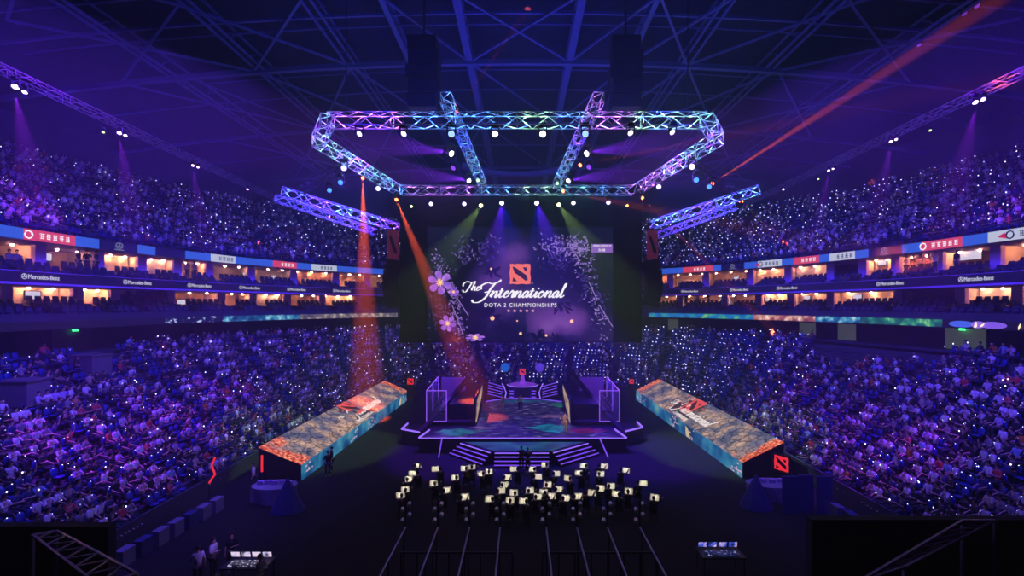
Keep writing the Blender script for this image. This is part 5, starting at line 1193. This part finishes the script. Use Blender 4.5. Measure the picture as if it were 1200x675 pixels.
for px, rgb, lab in ((592, (28, 90, 200), 'blue'), (632.5, (86, 56, 210), 'violet')):
    c = at(px, 430.5, 62); t = thing('globe_lamp', (c.x, c.y, 0), 'round %s globe lamp on a thin stand behind the rear podium' % lab, 'lamp')
    MB().lathe([(.02, -.6), (.3, -.52), (.52, -.3), (.6, 0), (.52, .3), (.3, .52), (.02, .6)], c, 16).build('globe', glow('globe_'+lab, rgb, 1, True), t, True); MB().tube([(c.x, c.y, .02), (c.x, c.y, c.z-.55)], .05).build('stand', STEEL, t); MB().lathe([(.4, .01), (.4, .05), (.05, .08)], (c.x, c.y, 0), 12).build('base', STEEL, t)
# hosts and conductor
for px, D, top, lab in ((589, 48.5, 'beige', 'host in beige standing on the picture floor, left of centre'), (609.5, 48.5, 'white', 'host in white standing at the middle of the picture floor'), (662, 40.4, 'beige', 'performer in cream at the front right of the stage')):
    person(((px-CX)*D/F, D, ZS+.03), .3, 'stand', ('down', 'fold'), top, lab, trousers='beige' if top == 'beige' else 'dark trousers')
l = pt(((662-CX)*40/F-.4, 38.6, 3.0), (255, 200, 140), 60)  # bare warm point light near the performer, no fitting
for px, D, arms, lab in ((611, 34.7, ('down', 'bow'), 'dark suited figure standing left of two before the stage steps'), (618.5, 34.3, ('point', 'bow'), 'dark suited conductor, taller of two before the stage steps')):
    person(((px-CX)*D/F, D, .02), PI if px < 615 else .2, 'stand', arms, 'black', lab, long_sleeve=True)
# ---------------------------------------------------------------- orchestra
sheetm = mat('music_paper', (.85, .82, .72), .8)
stands = [(432, 298), (400, 330), (372, 374), (435, 398), (325, 350), (490, 316), (519, 309), (585, 328), (574, 355), (562, 376), (521, 405), (593, 410), (607, 383), (606, 300), (663, 375), (672, 300), (692, 326), (725, 355), (711, 382), (692, 397), (740, 395), (766, 371), (756, 316), (796, 332), (834, 314), (790, 402), (833, 396), (881, 384), (911, 368), (911, 317), (948, 360), (966, 387), (1010, 378), (1001, 305), (925, 290), (852, 288), (1101, 400), (1062, 350), (640, 412), (460, 293), (716, 285), (225, 372), (208, 392), (268, 287), (250, 315), (238, 335), (330, 300)]
ms = None; chair = None
Zc = 1.05
order = sorted(range(len(stands)), key=lambda i: stands[i][0])
for n, i in enumerate(order):
    cx_, cy_ = stands[i]; px, py = 400+cx_/3, 450+cy_/3; D = F*(H-Zc)/(py-CY); x = (px-CX)*D/F
    rz = math.atan2(x-.1, 34.6-D-4 if 0 else 7)*-.9 if abs(x) > 3 else 0
    rz = -x*.055 if D < 36 else 0
    edge = abs(x) > 7.0
    lab = 'lit music stand, %s across from the left, %s' % (nth(n+1), 'front rank by the steps' if py < 553 else 'middle of the orchestra' if py < 568 else 'rear rank by the dark floor')
    if ms is None:
        ms = thing('music_stand', (0, 0, 0), lab, 'music stand', 'lit music stands of the orchestra')
        th = math.radians(28); uy = Vector((0, math.sin(th), math.cos(th))); nz_ = Vector((0, -math.cos(th), math.sin(th)))
        MB().obox(Vector((0, .03, Zc)), (.29, 0, 0), uy*.20, nz_*.008).build('desk', BLACK, ms)
        mb = MB(); 
        for q in (-1, 1): mb.obox(Vector((q*.125, .03, Zc+.015))+nz_*.02, (.12, 0, 0), uy*.175, nz_*.004)
        mb.build('sheet_music', sheetm, ms)
        MB().tube([(0, .05, .1), (0, .05, Zc)], .014).build('pole', STEEL, ms)
        mb = MB()
        for q in range(3): mb.tube([(0, .05, .18), (.26*math.cos(q*2.09+.5), .05+.26*math.sin(q*2.09+.5), .015)], .012)
        mb.build('tripod', STEEL, ms)
        mb = MB(); mb.tube([Vector((0, .03, Zc))+uy*.2, Vector((0, -.06, Zc+.26)), Vector((0, -.16, Zc+.25))], .009); mb.obox((0, -.17, Zc+.25), (.1, 0, 0), (0, .02, 0), (0, 0, .01)); mb.build('clip_lamp', STEEL, ms)
        o = ms; o.location = (x, D, 0); o.rotation_euler = (0, 0, rz)
    else: o = clone(ms, (x, D, 0), rz); o['label'] = lab
    l = bpy.data.lights.new('clip_lamp_light', 'SPOT'); l.energy = 5.0; l.color = (1, .9, .74); l.spot_size = math.radians(100); l.spot_blend = .5; l.shadow_soft_size = .03
    q = Matrix.Rotation(rz, 3, 'Z') @ Vector((0, -.17, .23)); lo_ = bpy.data.objects.new('clip_lamp_light', l); link(lo_); lo_.location = Vector((x, D, Zc))+q
    tg = Vector((x, D, Zc))+Matrix.Rotation(rz, 3, 'Z') @ Vector((0, .04, 0)); lo_.rotation_euler = (tg-lo_.location).to_track_quat('-Z', 'Y').to_euler()
    off = Matrix.Rotation(rz, 3, 'Z') @ Vector((r.uniform(-.3, .3), -.62, 0)); cl_ = Vector((x, D, 0))+off
    clab = 'black orchestra chair at the %s music stand from the left' % nth(n+1)
    if chair is None:
        chair = thing('orchestra_chair', (0, 0, 0), clab, 'chair', 'orchestra chairs')
        MB().loft([((0, 0, .43), .22, .21, (1, 0, 0), (0, 1, 0)), ((0, 0, .47), .23, .22, (1, 0, 0), (0, 1, 0))], 10).build('seat', BLACK, chair)
        MB().obox((0, -.22, .72), (.2, 0, 0), (0, .015, 0), (0, 0, .16)).build('backrest', BLACK, chair)
        for a_ in (-1, 1):
            for b_ in (-1, 1): MB().tube([(a_*.18, b_*.17, .44), (a_*.2, b_*.2, .01)]+([] if 1 else []), .012).build('leg', STEEL, chair)
            MB().tube([(a_*.18, -.2, .45), (a_*.18, -.22, .6)], .012).build('back_post', STEEL, chair)
        o = chair; o.location = cl_; o.rotation_euler = (0, 0, rz)
    else: o = clone(chair, cl_, rz); o['label'] = clab
    person(cl_+Vector((0, .02, -.02)), rz+PI, 'sit', ('point', 'bow') if n % 3 else ('phone', 'phone'), 'black', 'musician in black seated at the %s music stand from the left' % nth(n+1), 'orchestra musicians', long_sleeve=True)

# ---------------------------------------------------------------- surroundings of the floor
redm = glow('sign_red', (225, 40, 50), 1.2); 
for px, py, D, h, lab, ux in ((916, 543, 31.0, .95, 'red glowing emblem sign at the near end of the right floor block', Vector((.5, -.85, 0))), (481, 447, 58, .75, 'small red emblem sign beyond the left floor block', Vector((1, 0, 0))), (740, 447, 58, .55, 'small dim red emblem sign beyond the right floor block', Vector((1, 0, 0)))):
    c = at(px, py, D); t = thing('emblem_sign', (c.x, c.y, 0), lab, 'sign'); mini_emblem(c, h, t, redm, BLACK, ux.normalized())
    MB().obox((c.x, c.y+.12, c.z/2+h*.3), ux.normalized()*h*.62, Vector((-ux.y, ux.x, 0)).normalized()*-.08, (0, 0, c.z/2+h*.28)).build('totem', BLACK, t)
# red lit figures on the left
for px, py, D, top, arms, lab in ((297, 556, 31, 'white', ('down', 'down'), 'standing person in white shirt at the near end of the left floor block'), (232, 652, 20.3, 'white', ('down', 'fold'), 'person in white standing at lower left beside the lit desk, left of two'), (250, 643, 21, 'white', ('fold', 'down'), 'person in white standing at lower left, right of two'), (384, 532, 33.5, 'black', ('down', 'down'), 'dark figure silhouetted against the side of the left floor block'), (388.5, 533, 34.5, 'black', ('down', 'fold'), 'second dark figure silhouetted against the left floor block'), (272, 643, 21.5, 'black', ('down', 'fold'), 'person in black standing between the white shirts and the lit desk'), (305, 653, 19.6, 'grey', ('fold', 'fold'), 'person in grey at the right end of the lit desk')):
    c = at(px, py, D); person((c.x, D, .02), rng.uniform(-3, 3), 'stand', arms, top, lab)
l = pt(at(262, 628, 20.5), (130, 90, 255), 25); l = pt(at(300, 545, 29.5), (130, 90, 255), 40)  # bare violet point lights near the standing figures
c = at(307, 548, 31.6); t = thing('red_light_bar', (c.x, c.y, 0), 'upright red light bar by the near end of the left floor block', 'light bar'); MB().bar((c.x, c.y, 1.0), (c.x, c.y, 2.1), .1).build('tube', redm, t); MB().bar((c.x, c.y, .2), (c.x, c.y, 1.0), .05).build('pole', STEEL, t); MB().cbox((c.x, c.y, .15), (.3, .3, .3)).build('base', BLACK, t)
c = at(249, 551, 28); t = thing('red_light_bar', (c.x, c.y, 1.9), 'bent red light bar at the foot of the left stand', 'light bar'); MB().tube([(c.x-.2, c.y, 1.6), (c.x+.15, c.y, 2.1), (c.x-.05, c.y, 2.6), (c.x+.15, c.y, 3.1)], .06).build('tube', redm, t); MB().tube([(c.x-.2, c.y, .02), (c.x-.2, c.y, 1.65)], .04).build('pole', STEEL, t)
cloth_w = mat('pale_cloth', (.2, .19, .3), .9); cloth_b = mat('blue_cloth', (.04, .045, .18), .9)
for px, py, D, w, lab in ((322, 563, 29.5, 2.2, 'pale covered table at the near end of the left floor block'), (905, 562, 29.8, 2.6, 'pale covered table at the near end of the right floor block')):
    c = at(px, py, D); t = thing('covered_table', (c.x, c.y, 0), lab, 'table'); zt = c.z
    zt = .95
    mb = MB(); n = 24; top = [(c.x+w*math.cos(q*2*PI/n)*.62, D+.9*math.sin(q*2*PI/n), zt) for q in range(n)]; bot = [(c.x+(w*.62+.1*math.sin(q*5))*math.cos(q*2*PI/n), D+(.9+.1*math.sin(q*5))*math.sin(q*2*PI/n), .03) for q in range(n)]
    mb.add(top+bot, [tuple(range(n))]+[(q, q+n, (q+1) % n+n, (q+1) % n) for q in range(n)]); mb.build('cloth', cloth_w, t)
    for k in range(5): 
        xx = c.x+(k-2)*w*.2; MB().obox((xx, D+.1*(k % 2), zt+.12), (.16, 0, 0), (0, .1, 0), (0, 0, .11)).build('display_box', mat('display_box_lilac', (.35, .25, .6), .6), t)
    pt((c.x, D-.3, 3.2), (150, 110, 255), 40)  # bare violet point light over the table
for px, py, D, lab in ((337, 578, 28, 'violet cone shaped tent at lower left of the floor'), (886, 572, 28.5, 'violet cone shaped tent in front of the right covered table')):
    c = at(px, py, D); t = thing('cone_tent', (c.x, D, 0), lab, 'tent'); MB().loft([((c.x, D, .02), 1.0, .9, (1, 0, 0), (0, 1, 0)), ((c.x, D, .9), .55, .5, (1, 0, 0), (0, 1, 0)), ((c.x, D, 1.9), .05, .05, (1, 0, 0), (0, 1, 0))], 8).build('canopy', cloth_b, t); MB().tube([(c.x, D, 1.8), (c.x, D, 2.2)], .03).build('pole', STEEL, t)
    pt((c.x-1, D-1.5, 2.5), (120, 90, 255), 14)  # bare violet point light beside the tent
for px, D, w, lab in ((946, 27.5, 3.0, 'blue partition screen by the foot of the right stand'),):
    c = at(px, 575, D); t = thing('partition_screen', (c.x, D, 0), lab, 'partition')
    for k in range(3): MB().obox((c.x+(k-1)*w*.33, D+.15*(k % 2), 1.1), (w*.15, 0, 0), (0, .04, 0), (0, 0, 1.08)).build('panel', mat('partition_blue', (.08, .08, .28), .7) if w > 2 else BLACK, t)
# lit control desks at lower left and right
for px, py, lab, rgb, nm in ((291, 657, 'control desk with bright picture monitors at lower left', (200, 190, 230), 'pale'), (844, 645, 'control desk with dim blue monitors at lower right', (60, 80, 200), 'blue')):
    D = F*(H-1.0)/(py-CY); x = (px-CX)*D/F; t = thing('control_desk', (x, D, 0), lab, 'desk')
    MB().box((x-.95, D-.5, .86), (x+.95, D+.5, .92)).build('desk_top', STEEL, t)
    for a_ in (-1, 1):
        for b_ in (-1, 1): MB().bar((x+a_*.88, D+b_*.42, .01), (x+a_*.88, D+b_*.42, .87), .05).build('leg', STEEL, t)
    for k in range(4):
        mx = x-.7+k*.46; m_ = MB().obox((mx, D+.28, 1.14), (.2, 0, 0), (0, .02, .01), (0, -.03, .13)).build('monitor', BLACK, t)
        MB().obox((mx, D+.25, 1.145), (.185, 0, 0), (0, .006, 0), (0, -.03, .115)).build('picture', ramp_glow('desk_picture_%s_%d' % (nm, k), [(0, (10, 10, 30)), (.5, rgb), (1, (240, 200, 200))], 4, 1.2, sample=True), m_)
    MB().obox((x, D-.15, .96), (.7, 0, 0), (0, .2, 0), (0, 0, .035)).build('mixing_console', ramp_glow('console_'+nm, [(0, (8, 8, 20)), (.6, (30, 30, 60)), (.75, rgb), (1, (240, 240, 255))], 9, .8), t)
# handrails with lamp clusters in the near floor seating
for i, (px, qx) in enumerate(((475, 443), (513, 491), (550, 536), (586, 580), (640, 644), (676, 690), (712, 736), (750, 786))):
    z = 3.0; D0 = F*(H-z)/(618-CY); x = (px-CX)*D0/F
    t = thing('handrail', (x, D0-4, 0), 'thin inclined handrail at the bottom of the hall floor, %s from the left' % nth(i+1), 'handrail', 'handrails with lamp clusters')
    MB().tube([(x, D0, z), (x, 9.5, z+.02)], .035).build('rail', mat('rail_grey', (.5, .45, .7), .4, .4), t)
    for k in range(5): MB().bar((x, D0-.3-k*2.2, .01), (x, D0-.3-k*2.2, z), .05).build('post', STEEL, t)
    for k in range(4):
        c = Vector((x+(.14 if k % 2 else -.14), D0+.05, z+.25+.22*k)); mb = MB(); mb.tube([c-Vector((0, .12, 0)), c+Vector((0, .1, .02))], .075, 8); mb.build('lamp', ALU, t)
    MB().bar((x, D0+.05, z), (x, D0+.05, z+1.1), .05).build('lamp_mast', STEEL, t)
for s in (-1, 1):
    t = thing('crowd_barrier', (s*2.6, 17.6, 0), 'low dark crowd barrier %s of the middle handrails' % ('left', 'right')[s > 0], 'barrier', 'crowd barriers at the near floor')
    x0, x1 = (-4.4, -.3) if s < 0 else (.8, 5.0)
    for z in (2.9,): MB().bar((x0, 17.6, z), (x1, 17.6, z), .06).build('rail', STEEL, t)
    for k in range(8): xx = x0+(x1-x0)*k/7; MB().bar((xx, 17.6, .01), (xx, 17.6, 2.9), .05).build('post', STEEL, t)
# big dark walls closing the near ends of the stands
for s, xa, xb, zt in ((-1, -22, -12.6, 5.25), (1, 9.0, 22, 5.45)):
    mb = MB().box((xa, 14.6, .0), (xb, 14.9, zt)) if s < 0 else MB().box((8.9, 14.6, 0), (22, 14.9, zt))
    struct('wall_near_%s' % ('left', 'right')[s > 0], mb, mat('near_wall_navy', (.02, .024, .06), .8))
gm = mat('goal_truss_grey', (.35, .33, .5), .4, .4)
for s, pts, lab in ((-1, [(38, 627), (66, 622), (160, 672), (120, 690)], 'left'), (1, [(1128, 610), (1166, 610), (1060, 665), (1010, 680)], 'right')):
    P = [at(px, py, D) for (px, py), D in zip(pts, (13.6, 14.2, 11.6, 11.0))]; 
    z0 = P[0].z
    t = thing('portal_frame', (sum(p.x for p in P)/4, 12.5, 0), 'low flat truss frame at the bottom %s in front of the dark wall' % lab, 'truss frame')
    for p, q in zip(P, P[1:]+P[:1]): MB().bar(p, q, .06).build('chord', gm, t)
    mb = MB()
    for k in range(7):
        a_ = P[1].lerp(P[2], k/7); b_ = P[0].lerp(P[3], (k+.5)/7); c_ = P[1].lerp(P[2], (k+1)/7); mb.bar(a_, b_, .035); mb.bar(b_, c_, .035)
    mb.build('bracing', gm, t)
    for p in P: MB().bar((p.x, p.y, .01), p, .08).build('post', gm, t)
# draped barrier tables along the foot of the stands
for s in (-1, 1):
    for k in range(9):
        y = 20.2+k*.95; x = s*(18.5-.1*k)
        mb = MB().box((x-.22, y-.36, .74), (x+.22, y+.36, .78)); mb.box((x-.21, y-.35, .02), (x-.19, y+.35, .75)); mb.box((x+.19, y-.35, .02), (x+.21, y+.35, .75)); mb.box((x-.2, y-.355, .02), (x+.2, y-.34, .75)); mb.box((x-.2, y+.34, .02), (x+.2, y+.355, .75))
        solo(mb, 'draped_table', cloth_w if k % 3 else cloth_b, '%s draped table at the foot of the %s stand, %s from the near end' % ('pale' if k % 3 else 'blue', ('left', 'right')[s > 0], nth(k+1)), 'table', 'draped tables along the stands')
# ================================================================ CAMERA, LIGHT, HAZE
cam = bpy.data.cameras.new('camera'); co = bpy.data.objects.new('camera', cam); link(co); co.location = (0, 0, H); co.rotation_euler = (PI/2, 0, 0)
cam.sensor_width = 36; cam.lens = 36*F/1200; cam.shift_x = (600-CX)/1200; cam.shift_y = (CY-337.5)/1200; cam.clip_end = 400
sc_ = bpy.context.scene; sc_.camera = co
def area(loc, tgt, sx, sy, rgb, w, nm='wash'):
    l = bpy.data.lights.new(nm, 'AREA'); l.shape = 'RECTANGLE'; l.size = sx; l.size_y = sy; l.color = lin(rgb); l.energy = w; l.spread = 1.9 if abs(loc[0]) > 11 or loc[1] == 60 else 3.14
    o = bpy.data.objects.new(nm, l); link(o); o.location = loc; o.rotation_euler = (Vector(tgt)-Vector(loc)).to_track_quat('-Z', 'Y').to_euler(); return o
# violet and blue washes on the stands
area((-14, 26, 21), (-34, 34, 14.5), 10, 1, (100, 40, 255), 300); area((14, 26, 21), (34, 34, 14.5), 10, 1, (100, 40, 255), 300); area((-12, 50, 21), (-28, 56, 14.5), 10, 1, (100, 40, 255), 280); area((12, 50, 21), (28, 56, 14.5), 10, 1, (100, 40, 255), 280)  # added area lights that turn the suite fronts and columns violet
area((-17, 22, 24), (-31, 30, 5), 12, 3, (92, 60, 255), 3600); area((17, 22, 24), (31, 32, 5), 12, 3, (88, 56, 255), 2900); area((-24, 24, 24), (-40, 30, 21), 10, 2, (85, 30, 255), 420); area((24, 24, 24), (40, 30, 21), 10, 2, (80, 30, 255), 340)
area((-16, 46, 25), (-31, 55, 8), 12, 3, (74, 48, 255), 2200); area((16, 46, 25), (31, 55, 8), 12, 3, (62, 50, 255), 1900)
area((0, 60, 29), (0, 78, 8), 20, 3, (80, 36, 255), 2200)
area((-6, 30, 23), (-20, 40, 36), 10, 10, (20, 8, 255), 900); area((6, 30, 23), (20, 40, 36), 10, 10, (20, 8, 255), 900); area((0, 44, 24), (0, 40, 36), 14, 8, (36, 14, 255), 700)  # added uplights that turn the roof blue, no fittings there
w = bpy.data.worlds.new('haze'); sc_.world = w; w.use_nodes = True; nt = w.node_tree
nt.nodes['Background'].inputs[0].default_value = (0, 0, 0, 1)
vs_ = nt.nodes.new('ShaderNodeVolumeScatter'); vs_.inputs['Density'].default_value = .0034; vs_.inputs['Color'].default_value = (.85, .85, 1, 1); vs_.inputs['Anisotropy'].default_value = .1
nt.links.new(vs_.outputs[0], nt.nodes['World Output'].inputs['Volume'])
sc_.view_settings.view_transform = 'Standard'; sc_.view_settings.look = 'None'; sc_.view_settings.gamma = 1; sc_.view_settings.exposure = 0.0; sc_.view_settings.use_curve_mapping = False
cy = sc_.cycles; cy.use_denoising = True; cy.denoiser = 'OPENIMAGEDENOISE'; cy.max_bounces = 3; cy.diffuse_bounces = 2; cy.glossy_bounces = 1; cy.volume_bounces = 0; cy.transmission_bounces = 1; cy.caustics_reflective = False; cy.caustics_refractive = False; cy.use_light_tree = True; cy.sample_clamp_indirect = 3
